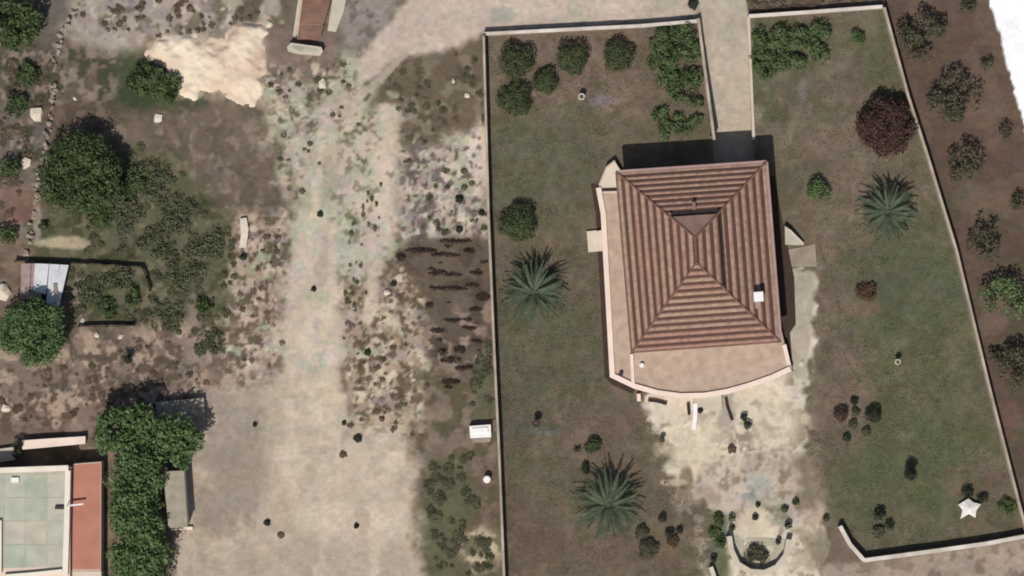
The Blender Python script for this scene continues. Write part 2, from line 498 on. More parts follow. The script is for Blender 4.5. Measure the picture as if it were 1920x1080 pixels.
poly([(1335, 960), (1362, 965), (1368, 1100), (1330, 1100)], (82, 90, 66), 10, 8, 0.8)
ell(1550, 1030, 30, 16, (128, 130, 112), 0.7, .8, 1.0)
mottle([(1330, 840), (1515, 790), (1540, 960), (1550, 1100), (1470, 1100), (1480, 990), (1360, 950), (1290, 920)], (124, 110, 94), 14, .36, 164, s=.6, sharp=.25)
mottle([(1220, 760), (1520, 720), (1530, 950), (1300, 930)], (158, 144, 126), 12, .5, 165, s=.6, sharp=.25)
mottle([(1290, 880), (1500, 850), (1530, 960), (1380, 960)], (186, 168, 158), 24, .1, 166, s=.6, sharp=.25)
ell(1280, 760, 60, 18, (214, 200, 178), .8)
ell(1300, 830, 60, 50, (208, 195, 170), .7, .8)
ell(1455, 790, 55, 50, (206, 194, 170), .6, .8)
ell(1285, 905, 14, 30, (104, 94, 74), .7)
ell(1262, 905, 26, 7, (200, 186, 160), .7)
ell(1520, 890, 30, 70, (122, 109, 92), .75, .9, .7)
ell(1525, 1030, 30, 40, (138, 124, 106), .7, .9, .7)
ell(1500, 1060, 26, 26, (196, 184, 164), .6, .9, .7)
ell(1310, 935, 40, 18, (150, 136, 118), .6, .9, .7)
poly([(1478, 508), (1530, 508), (1512, 715), (1480, 700)], (166, 156, 138), 4, 4, 0.85)
poly([(1345, 735), (1378, 735), (1375, 800), (1350, 800)], (162, 150, 138), 6, 5, 0.8)
C = np.where(INC[..., None], C, sv)
# drive, blank backdrop past the map edge
poly(DRIVE, (178, 166, 148), 2.5, 1.5)
DV = sdist(X, Y, DRIVE)
mottle([(1306, -60), (1394, -60), (1412, 312), (1340, 312)], (168, 160, 142), 40, 0.2, 66, s=0.6 )
DW = sdist(X, Y, WHITE) + jag
paint(sst(-DW, -2, 2), (252, 252, 252))
CORNER = [(-300, -300), (12, -300), (9, 6), (3, 14), (-300, 20)]
# overall fine variation of the soil
C *= (1 + 0.05 * fbm(X, Y, 9, 71) * np.where(DW < 0, 0, 1) + 0.05 * fbm(X, Y, 40, 72))[..., None]
C[..., 0] += 3.0 * fbm(X, Y, 25, 73); C[..., 2] += 3.0 * fbm(X, Y, 22, 74)
C = np.clip(C, 20, 253)

# relief
wild = (1 - INC) * (1 - sst(-sdist(X, Y, TRACK), -10, 25) * 0.8)
Z = 0.05 * fbm(X, Y, 60, 81) + 0.03 * fbm(X, Y, 18, 82) * (0.4 + wild) + 0.06 * wild * np.clip(fbm(X, Y, 24, 83), 0, 1)
Z *= np.where(DW < 0, 0.1, 1)
ramp = np.clip((Y - 60) / (255 - 60), 0, 1) ** 1.2
inD = (DV < 0)
Z = np.where(inD, 0.01 * fbm(X, Y, 30, 84) - 1.1 * ramp * np.where(Y > 60, 1, 0), Z)


def gz(x, y):
    i = int(round((x - GX0) / CELL)); j = int(round((y - GY0) / CELL))
    i = min(max(i, 0), nx - 1); j = min(max(j, 0), ny - 1)
    return float(Z[j, i])


def gzp(px, py):
    return gz(*P(px, py))


def ground_mat(name, bump, bs):
    m = bpy.data.materials.new(name)
    m.use_nodes = True
    nt = m.node_tree
    b = nt.nodes['Principled BSDF']
    b.inputs['Roughness'].default_value = 1.0
    b.inputs['Specular IOR Level'].default_value = 0.05
    at = nt.nodes.new('ShaderNodeAttribute')
    at.attribute_name = 'earth'
    g = nt.nodes.new('ShaderNodeNewGeometry')
    n = nt.nodes.new('ShaderNodeTexNoise')
    n.inputs['Scale'].default_value = 2.6
    n.inputs['Detail'].default_value = 5
    n.inputs['Roughness'].default_value = 0.65
    nt.links.new(g.outputs['Position'], n.inputs['Vector'])
    mr = nt.nodes.new('ShaderNodeMapRange')
    mr.inputs[1].default_value = 0.3; mr.inputs[2].default_value = 0.7
    mr.inputs[3].default_value = 0.9; mr.inputs[4].default_value = 1.1
    nt.links.new(n.outputs['Fac'], mr.inputs[0])
    mx = nt.nodes.new('ShaderNodeVectorMath')
    mx.operation = 'SCALE'
    nt.links.new(at.outputs['Color'], mx.inputs[0])
    nt.links.new(mr.outputs[0], mx.inputs['Scale'])
    nt.links.new(mx.outputs[0], b.inputs['Base Color'])
    n2 = nt.nodes.new('ShaderNodeTexNoise')
    n2.inputs['Scale'].default_value = bs
    n2.inputs['Detail'].default_value = 5
    nt.links.new(g.outputs['Position'], n2.inputs['Vector'])
    bp = nt.nodes.new('ShaderNodeBump')
    bp.inputs['Strength'].default_value = bump
    bp.inputs['Distance'].default_value = 0.12
    nt.links.new(n2.outputs['Fac'], bp.inputs['Height'])
    nt.links.new(bp.outputs['Normal'], b.inputs['Normal'])
    return m


M_earth = ground_mat('earth', 0.5, 3.0)
M_lawn = ground_mat('lawn_soil', 0.5, 4.0)
M_track = ground_mat('compacted_dirt', 0.25, 3.0)
M_drive = ground_mat('drive_surface', 0.12, 4.0)

qx = (X[:-1, :-1] + X[1:, 1:]) / 2; qy = (Y[:-1, :-1] + Y[1:, 1:]) / 2
reg = np.zeros(qx.shape, int)
reg[sdist(qx, qy, TRACK) < 0] = 1
reg[sdist(qx, qy, ROAD) < 0] = 2
reg[sdist(qx, qy, COMPOUND) < 0] = 3
reg[(sdist(qx, qy, YARD) < 0)] = 4
reg[sdist(qx, qy, WHITE) < 0] = 6
reg[sdist(qx, qy, DRIVE) < 0] = 5
vid = np.arange(nx * ny).reshape(ny, nx)
quads = np.stack([vid[:-1, :-1], vid[:-1, 1:], vid[1:, 1:], vid[1:, :-1]], -1)
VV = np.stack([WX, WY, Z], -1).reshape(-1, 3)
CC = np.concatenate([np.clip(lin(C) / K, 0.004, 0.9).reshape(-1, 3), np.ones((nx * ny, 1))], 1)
REG = ['ground', 'dirt_track', 'road', 'lawn', 'yard', 'driveway', 'map_edge_blank']  # last entry is blank backdrop past the map edge, not real ground
REGM = [M_earth, M_track, M_track, M_lawn, M_track, M_drive, M_drive]
REGL = ['rough brown waste ground with weeds and pale stones', 'pale dusty dirt track running past the walled garden', 'pale dirt road along the top of the garden wall',
        'patchy brown and green lawn inside the boundary wall', 'pale bare dirt yard in front of the villa terrace', 'straight pale driveway leading down to the villa',
        'blank white backdrop past the map edge beside the olive grove']
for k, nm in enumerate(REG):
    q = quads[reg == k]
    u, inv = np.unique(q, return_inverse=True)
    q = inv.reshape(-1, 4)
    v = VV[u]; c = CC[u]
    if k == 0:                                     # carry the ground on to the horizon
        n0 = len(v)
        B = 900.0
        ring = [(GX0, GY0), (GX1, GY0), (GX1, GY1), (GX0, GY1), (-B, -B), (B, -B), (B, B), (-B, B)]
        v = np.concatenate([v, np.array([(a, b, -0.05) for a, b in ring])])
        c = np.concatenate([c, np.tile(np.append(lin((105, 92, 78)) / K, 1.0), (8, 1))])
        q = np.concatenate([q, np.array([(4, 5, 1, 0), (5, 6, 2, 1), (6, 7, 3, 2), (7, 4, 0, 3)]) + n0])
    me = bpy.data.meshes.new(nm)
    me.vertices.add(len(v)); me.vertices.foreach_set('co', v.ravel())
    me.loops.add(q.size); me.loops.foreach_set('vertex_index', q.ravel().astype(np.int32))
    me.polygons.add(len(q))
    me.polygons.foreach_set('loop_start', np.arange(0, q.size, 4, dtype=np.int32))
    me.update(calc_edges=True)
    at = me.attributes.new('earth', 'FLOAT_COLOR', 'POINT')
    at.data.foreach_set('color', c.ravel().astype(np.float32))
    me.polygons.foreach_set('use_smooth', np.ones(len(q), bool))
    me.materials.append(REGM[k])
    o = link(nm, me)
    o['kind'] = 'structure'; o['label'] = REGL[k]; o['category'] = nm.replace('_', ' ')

# ------------------------------------------------------------------ materials
M_tile = material('roof_tile', alb(140, 110, 97), alb(172, 142, 126), 0.55, 0.85, 0.3, 6)
TILES = [material('roof_tile_%d' % q, alb(*a_), alb(*b_), 2.2, 0.85, 0.4, 6) for q, (a_, b_) in enumerate((((146, 114, 97), (180, 150, 129)), ((142, 112, 97), (174, 146, 127)), ((150, 122, 103), (182, 154, 133)), ((146, 110, 95), (176, 142, 123))))]
M_tile_n = material('roof_tile_weathered', alb(146, 120, 104), alb(170, 144, 124), 0.6, 0.85, 0.3, 6)
M_felt = material('roof_felt', alb(86, 62, 54), alb(100, 74, 64), 1.2, 0.95)
M_ridge = material('ridge_tile', alb(112, 82, 72), alb(132, 98, 86), 1.5, 0.85)
M_gutter = material('gutter', alb(158, 128, 124), alb(172, 142, 136), 1.0, 0.6)
M_plain = material('plain_roof', alb(130, 106, 94), alb(148, 122, 108), 1.0, 0.85)
M_plaster = material('plaster', alb(214, 190, 170), alb(226, 204, 186), 0.8, 0.9)
M_parapet = material('white_parapet', alb(230, 208, 192), alb(244, 224, 208), 0.6, 0.85)
M_parapet_w = material('cream_parapet', alb(224, 214, 194), alb(240, 230, 212), 0.6, 0.85)
M_paving = material('terrace_paving', alb(168, 147, 128), alb(198, 175, 156), 1.1, 0.85, 0.15, 5)
M_cream = material('cream_paving', alb(206, 192, 172), alb(220, 206, 186), 0.6, 0.85)
M_conc = material('grey_concrete', alb(134, 123, 108), alb(162, 150, 134), 0.9, 0.9, 0.2)
M_conc_l = material('light_concrete', alb(188, 178, 160), alb(204, 192, 174), 0.9, 0.9, 0.2)
M_wall = material('boundary_plaster', alb(160, 146, 128), alb(200, 184, 164), 0.8, 0.9, 0.2)
M_coping = material('wall_coping', alb(196, 180, 160), alb(214, 198, 178), 0.45, 0.9, 0.2)
M_coping_d = material('dull_coping', alb(146, 132, 114), alb(194, 179, 160), 0.6, 0.9, 0.2)
M_coping_w = material('white_coping', alb(188, 176, 162), alb(228, 218, 206), 0.6, 0.9, 0.2)
M_bitumen_shade = material('bitumen_shade', alb(58, 46, 38), alb(70, 56, 46), 1.5, 0.9)  # drain channel, and the dark strips that paint in villa shadows
M_glass = material('window_glass', alb(40, 46, 52), alb(50, 56, 62), 1.0, 0.1, spec=0.5)
M_wood = material('brown_wood', alb(80, 58, 44), alb(98, 72, 54), 2.0, 0.8)
M_dark = material('dark_bar_brown', alb(46, 36, 32), alb(60, 48, 42), 3.0, 0.9)
M_white = material('white_paint', alb(236, 232, 226), alb(244, 240, 236), 1.0, 0.7)
M_tin = material('tin_sheet', alb(190, 192, 196), alb(216, 216, 218), 1.2, 0.55)
M_tin_r = material('rusty_tin', alb(140, 118, 112), alb(166, 146, 140), 1.6, 0.7)
M_flat = material('roof_membrane', alb(152, 154, 140), alb(192, 182, 164), 0.9, 0.9, 0.15, contrast=1.3)
M_flat_g = material('green_grey_roof', alb(146, 138, 122), alb(172, 162, 144), 1.2, 0.9)
M_terra = material('terracotta_paving', alb(172, 116, 98), alb(188, 132, 112), 0.5, 0.85, 0.1)
M_rust = material('rusty_sheet', alb(112, 84, 70), alb(142, 110, 94), 1.1, 0.85, 0.2)
M_stone = material('pale_stone', alb(200, 188, 168), alb(226, 214, 194), 1.6, 0.9, 0.4)
M_stone_w = material('white_stone', alb(214, 208, 196), alb(246, 242, 234), 1.8, 0.9, 0.5)
M_stone_d = material('field_stone', alb(130, 116, 104), alb(176, 160, 144), 1.8, 0.9, 0.4)
M_rubble = material('limestone_spoil', alb(204, 176, 154), alb(236, 222, 196), 0.28, 0.95, 0.5, 3)
M_bark = material('bark', alb(84, 70, 58), alb(104, 88, 74), 6, 0.95, 0.4)
M_pot = material('pot_clay', alb(120, 84, 66), alb(140, 100, 80), 3, 0.85)
M_soil = material('soil', alb(84, 68, 56), alb(100, 82, 68), 3, 0.95)
M_gravel = material('planter_gravel', alb(158, 154, 134), alb(196, 184, 162), 1.2, 0.95, 0.3)
M_blkstuff = material('dark_metal_shade', alb(44, 40, 40), alb(54, 50, 48), 3, 0.6)  # dark bowls and pot, and the painted antenna shadow


def leafmat(name, a, b, sc=1.6, t=0.25):
    return material(name, alb(*a), alb(*b), sc, 0.7, spec=0.15, contrast=1.6, translucent=t)


L_citrus = leafmat('citrus_leaf', (78, 88, 58), (94, 104, 70))
L_dark = leafmat('evergreen_leaf', (66, 82, 50), (106, 122, 78))
L_fig = leafmat('broad_leaf', (78, 100, 62), (122, 144, 94))
L_hedge = leafmat('garden_leaf', (78, 94, 60), (116, 132, 88))
L_plum = leafmat('purple_leaf', (84, 64, 56), (100, 76, 68))
L_olive = leafmat('olive_leaf', (86, 86, 66), (108, 106, 84))
L_brown = leafmat('dry_leaf', (100, 82, 64), (120, 98, 76))
L_black = leafmat('cypress_leaf', (48, 54, 44), (66, 72, 56), t=0.1)
L_weed = leafmat('weed_leaf', (92, 94, 70), (120, 118, 94))
L_weed_m = leafmat('dark_weed_leaf', (66, 70, 50), (86, 88, 64))
L_weed_b = leafmat('withered_weed', (112, 98, 82), (140, 122, 104))
L_streak = leafmat('streak_weed', (66, 54, 48), (84, 70, 60))
L_scrub = leafmat('scrub_leaf', (92, 98, 72), (116, 120, 92))
L_palm = leafmat('palm_leaf', (80, 94, 72), (112, 122, 98), 1.0)
L_palm_g = leafmat('grey_palm_leaf', (76, 86, 64), (100, 106, 84), 1.0)
L_palm_d = leafmat('dry_palm_leaf', (120, 106, 86), (146, 128, 106), 1.0)


# ------------------------------------------------------------------ foliage
def leaves_mesh(name, centers, normals, size, mat, rs):
    n = len(centers)
    rnd = rs.normal(size=(n, 3))
    nr = normals + 0.55 * rnd
    nr /= np.linalg.norm(nr, axis=1)[:, None] + 1e-9
    t = np.cross(nr, rs.normal(size=(n, 3)))
    t /= np.linalg.norm(t, axis=1)[:, None] + 1e-9
    b = np.cross(nr, t)
    s = size * rs.uniform(0.65, 1.3, (n, 1))
    w = 0.55
    v = np.stack([centers - t * s, centers + b * s * w + nr * s * 0.12, centers + t * s, centers - b * s * w + nr * s * 0.12], 1).reshape(-1, 3)
    me = bpy.data.meshes.new(name)
    me.vertices.add(4 * n); me.vertices.foreach_set('co', v.ravel())
    me.loops.add(4 * n); me.loops.foreach_set('vertex_index', np.arange(4 * n, dtype=np.int32))
    me.polygons.add(n); me.polygons.foreach_set('loop_start', np.arange(0, 4 * n, 4, dtype=np.int32))
    me.update(calc_edges=True)
    me.materials.append(mat)
    return me


def clump_points(rs, cx, cy, z0, z1, rx, ry, lobes, lobe_r, dens, flat=0.85):
    """points on the shells of many small leaf clumps filling a dome"""
    P_, N_ = [], []
    zc = (z0 + z1) / 2; hz = (z1 - z0) / 2
    for k in range(lobes):
        a = rs.uniform(0, 2 * math.pi)
        r = math.sqrt(rs.uniform(0, 1)) * 0.82
        zz = rs.uniform(-0.5, 1) * math.sqrt(max(0.05, 1 - r * r)) * 0.75
        lx = cx + r * rx * math.cos(a); ly = cy + r * ry * math.sin(a); lz = zc + zz * hz
        lr = lobe_r * rs.uniform(0.65, 1.25)
        n = max(6, int(dens * lr * lr))
        d = rs.normal(size=(n, 3)); d /= np.linalg.norm(d, axis=1)[:, None]
        d[:, 2] = np.where(rs.uniform(size=n) < 0.7, np.abs(d[:, 2]), d[:, 2])
        rad = lr * rs.uniform(0.6, 1.08, (n, 1))
        pp = np.array([lx, ly, lz]) + d * rad * np.array([1, 1, flat])
        P_.append(pp); N_.append(d)
    P_ = np.concatenate(P_); N_ = np.concatenate(N_)
    keep = P_[:, 2] > z0 - 0.4 * hz
    return P_[keep], N_[keep]


def trunk_mesh(rs, x, y, z, h, r, spread, n=4):
    mb = MB()
    mb.tube([(x, y, z - 0.1), (x + rs.uniform(-.05, .05), y, z + h * 0.5), (x + rs.uniform(-.1, .1), y + rs.uniform(-.1, .1), z + h)], [r * 1.25, r, r * 0.75])
    for k in range(n):
        a = 2 * math.pi * (k + rs.uniform(0, .6)) / n
        d = spread * rs.uniform(.6, 1)
        mb.tube([(x, y, z + h * .75), (x + d * .5 * math.cos(a), y + d * .5 * math.sin(a), z + h * 1.15), (x + d * math.cos(a), y + d * math.sin(a), z + h * 1.45)],
                [r * .6, r * .4, r * .18], 5)
    return mb


def tree(name, px, py, rpx, h, label, cat, mat, group=None, lobes=40, lobe=0.28, leaf=0.16, dens=90, trunk_h=None, rypx=None, seed=None, flat=0.85, tr=None):
    x, y = P(px, py, h * 0.6)
    z = gz(x, y)
    rs = np.random.RandomState(seed if seed is not None else int(px * 7 + py * 13) % 99991)
    r = rpx / S; ry = (rypx or rpx) / S
    th = trunk_h if trunk_h is not None else h * 0.35
    root = empty(name, x, y, z)
    tag(root, label, cat, group)
    trunk_mesh(rs, x, y, z, th, tr or max(0.03, 0.05 * h), r * 0.55).build('trunk', M_bark, root)
    lr = lobe * min(r, ry)
    c, n = clump_points(rs, x, y, z + th * 0.7 + 0.1, z + h - lr * 0.5, r - lr * 0.5, ry - lr * 0.5, lobes, lr, dens / (leaf * leaf) * 0.05, flat)
    c[:, 2] = np.maximum(c[:, 2], z + 0.06)
    link('crown', leaves_mesh('crown', c, n, leaf, mat, rs), root)
    return root


def shrub(px, py, rpx, h, label, mat, name='shrub', cat='shrub', group=None, lobes=14, lobe=0.5, leaf=0.11, dens=80, rypx=None, seed=None):
    return tree(name, px, py, rpx, h, label, cat, mat, group, lobes, lobe, leaf, dens, h * 0.12, rypx, seed, 0.9, 0.03)


def dome(px, py, rpx, h, label, mat, name='citrus_tree', cat='tree', group=None, leaf=0.12, seed=None, th=0.35):
    """compact round crown"""
    x, y = P(px, py, h * 0.6)
    z = gz(x, y)
    rs = np.random.RandomState(seed if seed is not None else int(px * 3 + py * 17) % 99991)
    r = rpx / S
    root = empty(name, x, y, z)
    tag(root, label, cat, group)
    trunk_mesh(rs, x, y, z, h * th, 0.05 * h, r * .5).build('trunk', M_bark, root)
    n = int(620 * r * r / (leaf / 0.12) ** 2) + 90
    d = rs.normal(size=(n, 3)); d /= np.linalg.norm(d, axis=1)[:, None]
    d[:, 2] = np.where(rs.uniform(size=n) < .8, np.abs(d[:, 2]), d[:, 2])
    bump = 1 + 0.11 * np.sin(3.1 * np.arctan2(d[:, 1], d[:, 0]) + px) + 0.08 * np.sin(5.3 * np.arctan2(d[:, 1], d[:, 0]) + py) + 0.07 * np.sin(9 * d[:, 2] + px)
    zc = z + h * (1 + th) / 2
    hz = h * (1 - th) / 2
    pp = np.array([x, y, zc]) + d * (bump * rs.uniform(.72, 1.0, n))[:, None] * np.array([r, r, hz])
    link('crown', leaves_mesh('crown', pp, d, leaf, mat, rs), root)
    return root


# ------------------------------------------------------------------ villa
def lerp2(a, b, t):
    return (a[0] + (b[0] - a[0]) * t, a[1] + (b[1] - a[1]) * t)


POD = 0.9                                      # terrace level
EAVE = 4.2
RISE = 2.1
NW, NE, SE, SW = P(1155, 322, EAVE), P(1437, 303, EAVE), P(1464, 641, EAVE), P(1184, 661, EAVE)
RA, RB = P(1303, 446, EAVE + RISE), P(1305, 492, EAVE + RISE)
vx, vy = P(1310, 480)
villa = empty('villa', vx, vy, 0)
tag(villa, 'villa with striped pink tiled hip roof and curved front terrace', 'house')

# podium with curved front
POD_OUT = [(1152, 300), (1136, 312), (1122, 345), (1130, 400), (1139, 560), (1147, 706), (1190, 727), (1232, 739), (1276, 745), (1320, 744), (1362, 737),
           (1402, 726), (1448, 710), (1486, 692), (1470, 640), (1452, 560), (1430, 322), (1300, 326), (1165, 328)]
MB().prism(Q(POD_OUT, POD), -0.4, POD).build('terrace', M_paving, villa)
MB().prism(Q([(1153, 303), (1138, 314), (1125, 345), (1128, 362), (1165, 362), (1170, 330)], POD), POD - .1, POD + 0.012).build('landing', M_cream, villa)
par = [(1122, 352), (1131, 400), (1140, 560), (1148, 704), (1190, 724), (1232, 736), (1276, 742), (1320, 741), (1362, 734), (1402, 723), (1448, 707), (1482, 691)]
MB().strip(Q(par, POD), 0.48, POD - 0.5, POD + 0.22).build('parapet', M_parapet, villa)
MB().strip(Q([(1184, 664), (1187, 718)], POD), 0.3, POD, POD + 0.2).build('divider', M_parapet, villa)
MB().strip(Q([(1470, 646), (1479, 684)], POD), 0.36, POD, POD + 0.21).build('divider', M_parapet, villa)
MB().strip(Q([(1112, 345), (1121, 400), (1130, 560), (1138, 706), (1150, 718), (1188, 735)], 0), 0.42, -0.3, 0.1).build('drain_channel', M_bitumen_shade, villa)
MB().strip(Q([(1128, 357), (1160, 356)], POD), 0.2, POD, POD + 0.24).build('dark_bar', M_dark, villa)  # narrow dark raised bar across the landing

# walls with openings
inn = 0.62
cx0 = sum(p[0] for p in (NW, NE, SE, SW)) / 4; cy0 = sum(p[1] for p in (NW, NE, SE, SW)) / 4


def inset(p, d):
    sx = 1 if p[0] < cx0 else -1; sy = 1 if p[1] < cy0 else -1
    return (p[0] + sx * d, p[1] + sy * d)


wi = [inset(p, inn) for p in (SW, SE, NE, NW)]
MB().prism(wi, -0.6, EAVE - 0.02).build('wall', M_plaster, villa)
for a, b, ops in ((wi[0], wi[1], ((.2, 1.3, 0.95, 2.2), (.5, 2.4, 0.05, 2.2), (.8, 1.3, .95, 2.2))), (wi[3], wi[0], ((.25, 1.1, .95, 2.1), (.55, 1.1, .05, 2.1), (.8, 1.1, .95, 2.1))),
                  (wi[1], wi[2], ((.3, 1.1, .95, 2.1), (.7, 1.1, .95, 2.1))), (wi[2], wi[3], ((.3, 1.1, .95, 2.1), (.75, 1.1, .95, 2.1)))):
    ang = math.atan2(b[1] - a[1], b[0] - a[0])
    ox, oy = math.sin(ang) * 0.03, -math.cos(ang) * 0.03
    for t, w, zb, zt in ops:
        p = lerp2(a, b, t)
        nm = 'door' if zb < .5 else 'window'
        o = MB().box(p[0] + ox * .5, p[1] + oy * .5, POD + zb, w + .2, .12, POD + zt + .1, ang).build(nm, M_wood, villa)
        MB().box(p[0] + ox * 2.6, p[1] + oy * 2.6, POD + zb + .1, w, .05, POD + zt, ang).build('pane', M_glass, o)
# soffit + roof
MB().prism([SW, SE, NE, NW], EAVE - 0.12, EAVE + 0.0).build('soffit', M_plaster, villa)
roof = empty('roof', 0, 0, 0)
roof.parent = villa
roof.location = (-vx, -vy, 0)
SPLIT = 0.695
STEP = 0.62
sides = {'N': (NW, NE, RA, RA, 13), 'E': (NE, SE, RA, RB, 10), 'S': (SE, SW, RB, RB, 13), 'W': (SW, NW, RB, RA, 10)}


def rp(c, r, t, dz=0.0):
    x, y = lerp2(c, r, t)
    return (x, y, EAVE + RISE * t + dz)


mb_l, mb_u = MB(), MB()
for k, (a, b, ra, rb, n) in sides.items():
    mb_l.add([rp(a, ra, 0), rp(b, rb, 0), rp(b, rb, 0.80), rp(a, ra, 0.80)], [(0, 1, 2, 3)])
    u0 = SPLIT - 0.012
    mb_u.add([rp(a, ra, u0, STEP), rp(b, rb, u0, STEP), rp(b, rb, 1, STEP), rp(a, ra, 1, STEP)], [(0, 1, 2, 3)] if ra != rb else [(0, 1, 2)])
    mb_u.add([rp(a, ra, u0, STEP), rp(b, rb, u0, STEP), rp(b, rb, u0, STEP - .12), rp(a, ra, u0, STEP - .12)], [(3, 2, 1, 0)])
    mb_u.add([rp(a, ra, u0 + .03, STEP - .1), rp(b, rb, u0 + .03, STEP - .1), rp(b, rb, u0 + .03, -.05), rp(a, ra, u0 + .03, -.05)], [(3, 2, 1, 0)])
mb_l.build('roof_underlay', M_felt, roof)
mb_u.build('upper_roof_underlay', M_felt, roof)
for k, (a, b, ra, rb, n) in sides.items():
    for i in range(n):
        t0 = i / n + 0.006; t1 = t0 + (0.54 if k in 'EW' else 0.56) / n
        tm = t0 + (t1 - t0) * 0.5
        dz = STEP if tm > SPLIT else 0.0
        if k == 'N' and dz > 0:
            continue
        if t1 - t0 < 0.012:
            continue
        e = R.uniform(-.012, .012)
        # inset the ends so the courses stop at the hips
        sh = 0.12
        rows = [(t0, 0.012), (t0 + (t1 - t0) * .25, 0.085 + e), (t0 + (t1 - t0) * .7, 0.085 + e), (t1, 0.02)]
        v = []
        for t, h_ in rows:
            p = Vector(rp(a, ra, t, dz + h_)); q = Vector(rp(b, rb, t, dz + h_))
            d = (q - p)
            L = d.length
            if L < 0.5:
                d = d * 0
            else:
                d = d / L * sh
            v += [tuple(p + d), tuple(q - d)]
        mbx = MB().add(v, [(0, 1, 3, 2), (2, 3, 5, 4), (4, 5, 7, 6)])
        mbx.build('tile_course', R.choice(TILES), roof)
a, b = NW, NE
u1 = SPLIT - 0.008
MB().add([rp(NW, RA, u1, STEP + .03), rp(NE, RA, u1, STEP + .03), rp(NE, RA, .98, STEP + .03), rp(NW, RA, .98, STEP + .03)], [(0, 1, 2, 3)]).build('plain_slope', M_plain, roof)
for c, r in ((NW, RA), (NE, RA), (SE, RB), (SW, RB)):
    MB().tube([rp(c, r, 0.0, .06), rp(c, r, SPLIT, .06)], [0.11, 0.11], 6).build('hip_cap', M_ridge, roof)
    MB().tube([rp(c, r, SPLIT - .02, STEP + .05), rp(c, r, 1, STEP + .05)], [0.1, 0.1], 6).build('hip_cap', M_ridge, roof)
MB().tube([rp(RA, RA, 1, STEP + .06), rp(RB, RB, 1, STEP + .06)], [0.11, 0.11], 6).build('ridge_cap', M_ridge, roof)
for a, b, m, w in ((NW, NE, M_gutter, .42), (NE, SE, M_gutter, .46), (SE, SW, M_ridge, .2), (SW, NW, M_ridge, .24)):
    d = Vector((b[0] - a[0], b[1] - a[1])).normalized(); nrm = Vector((-d.y, d.x))
    if nrm.dot(Vector((cx0, cy0)) - Vector(a)) < 0:
        nrm = -nrm
    p = [(a[0] + nrm.x * w * .2, a[1] + nrm.y * w * .2), (b[0] + nrm.x * w * .2, b[1] + nrm.y * w * .2)]
    MB().strip(p, w, EAVE - .14, EAVE + 0.10).build('gutter', m, roof)
# vent on the step, chimney
vp = P(1301, 386, 5.7)
MB().box(vp[0], vp[1], 5.3, .3, .7, 5.95, 0.07).build('roof_vent', M_plain, roof)
cp = P(1422, 556, 5.6)
ch = MB().box(cp[0], cp[1], 4.6, .62, .7, 5.75, 0.07).build('chimney', M_gutter, roof)
MB().box(cp[0], cp[1], 5.75, .95, .95, 5.95, 0.07, .9).build('chimney_cap', M_white, ch)
MB().box(cp[0], cp[1] - .75, 4.5, .5, .7, 4.95, 0.07).build('chimney_base', M_gutter, ch)
MB().prism(Q([(1440, 330), (1452, 330), (1470, 430), (1489, 520), (1492, 608), (1481, 624), (1487, 696), (1470, 690), (1456, 560)]), -.2, .06).build('east_shadow_strip', M_bitumen_shade, villa)  # dark strip laid on the ground to widen the villa's east shadow
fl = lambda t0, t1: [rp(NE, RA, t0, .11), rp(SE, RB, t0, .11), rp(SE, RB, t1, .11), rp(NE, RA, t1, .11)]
MB().add(fl(SPLIT - .06, SPLIT + .02), [(0, 1, 2, 3)]).build('step_shadow_strip', M_bitumen_shade, roof)  # dark strip painting in the shadow line east of the raised cap
# side steps and pads
MB().prism(Q([(1100, 434), (1134, 430), (1136, 470), (1103, 473)]), -.2, .30).build('side_step', M_cream, villa)
MB().prism(Q([(1118, 434), (1134, 430), (1136, 470), (1120, 471)]), .30, .60).build('side_step', M_cream, villa)
MB().prism(Q([(1476, 468), (1528, 458), (1532, 500), (1480, 500)]), -.2, .05).build('side_pad', M_conc, villa)
MB().prism(Q([(1470, 424), (1482, 432), (1507, 456), (1505, 460), (1471, 459)]), -.2, [.9, .8, .42, .42, .9]).build('side_ramp', M_conc_l, villa)

# steps down from the terrace and their low white walls
st = empty('front_steps', *P(1312, 758), 0)
tag(st, 'pale steps below the curved terrace front', 'steps')
for k in range(3):
    MB().prism(Q([(1300 - k * 0, 742), (1352, 739), (1353, 752 + k * 8), (1301, 755 + k * 8)]), -.2, .68 - k * .22).build('step', M_conc_l, st)
gw = MB().strip(Q([(1303, 756), (1303, 780), (1300, 804)]), .4, -.2, .5).build('low_wall', M_white)
tag(gw, 'short white wall running out from the terrace steps', 'wall')
gw = MB().strip(Q([(1197, 738), (1198, 752)]), .35, -.2, .5).build('low_wall', M_parapet)
tag(gw, 'stubby white wall at the corner of the curved terrace', 'wall')

# ------------------------------------------------------------------ boundary walls
def bwall(label, line, h, w, mat, cmat, zb=None):
    x, y = P(*line[0])
    root = empty('boundary_wall', x, y, 0)
    tag(root, label, 'wall', 'plastered walls round the garden')
    pts = Q(line)
    MB().strip(pts, w, -1.3, h).build('wall_body', mat, root)
    for i in range(len(pts) - 1):
        a, b = pts[i], pts[i + 1]
        L = math.hypot(b[0] - a[0], b[1] - a[1]); n = max(1, int(L / 2.4))
        for k in range(n):
            p = lerp2(a, b, k / n); q = lerp2(a, b, (k + 1) / n)
            d = ((q[0] - p[0]) / (L / n) * .008, (q[1] - p[1]) / (L / n) * .008)
            MB().strip([(p[0] + d[0], p[1] + d[1]), (q[0] - d[0], q[1] - d[1])], w + .06, h - .01, h + .07 + R.uniform(-.008, .008)).build('coping', cmat, root)
    return root


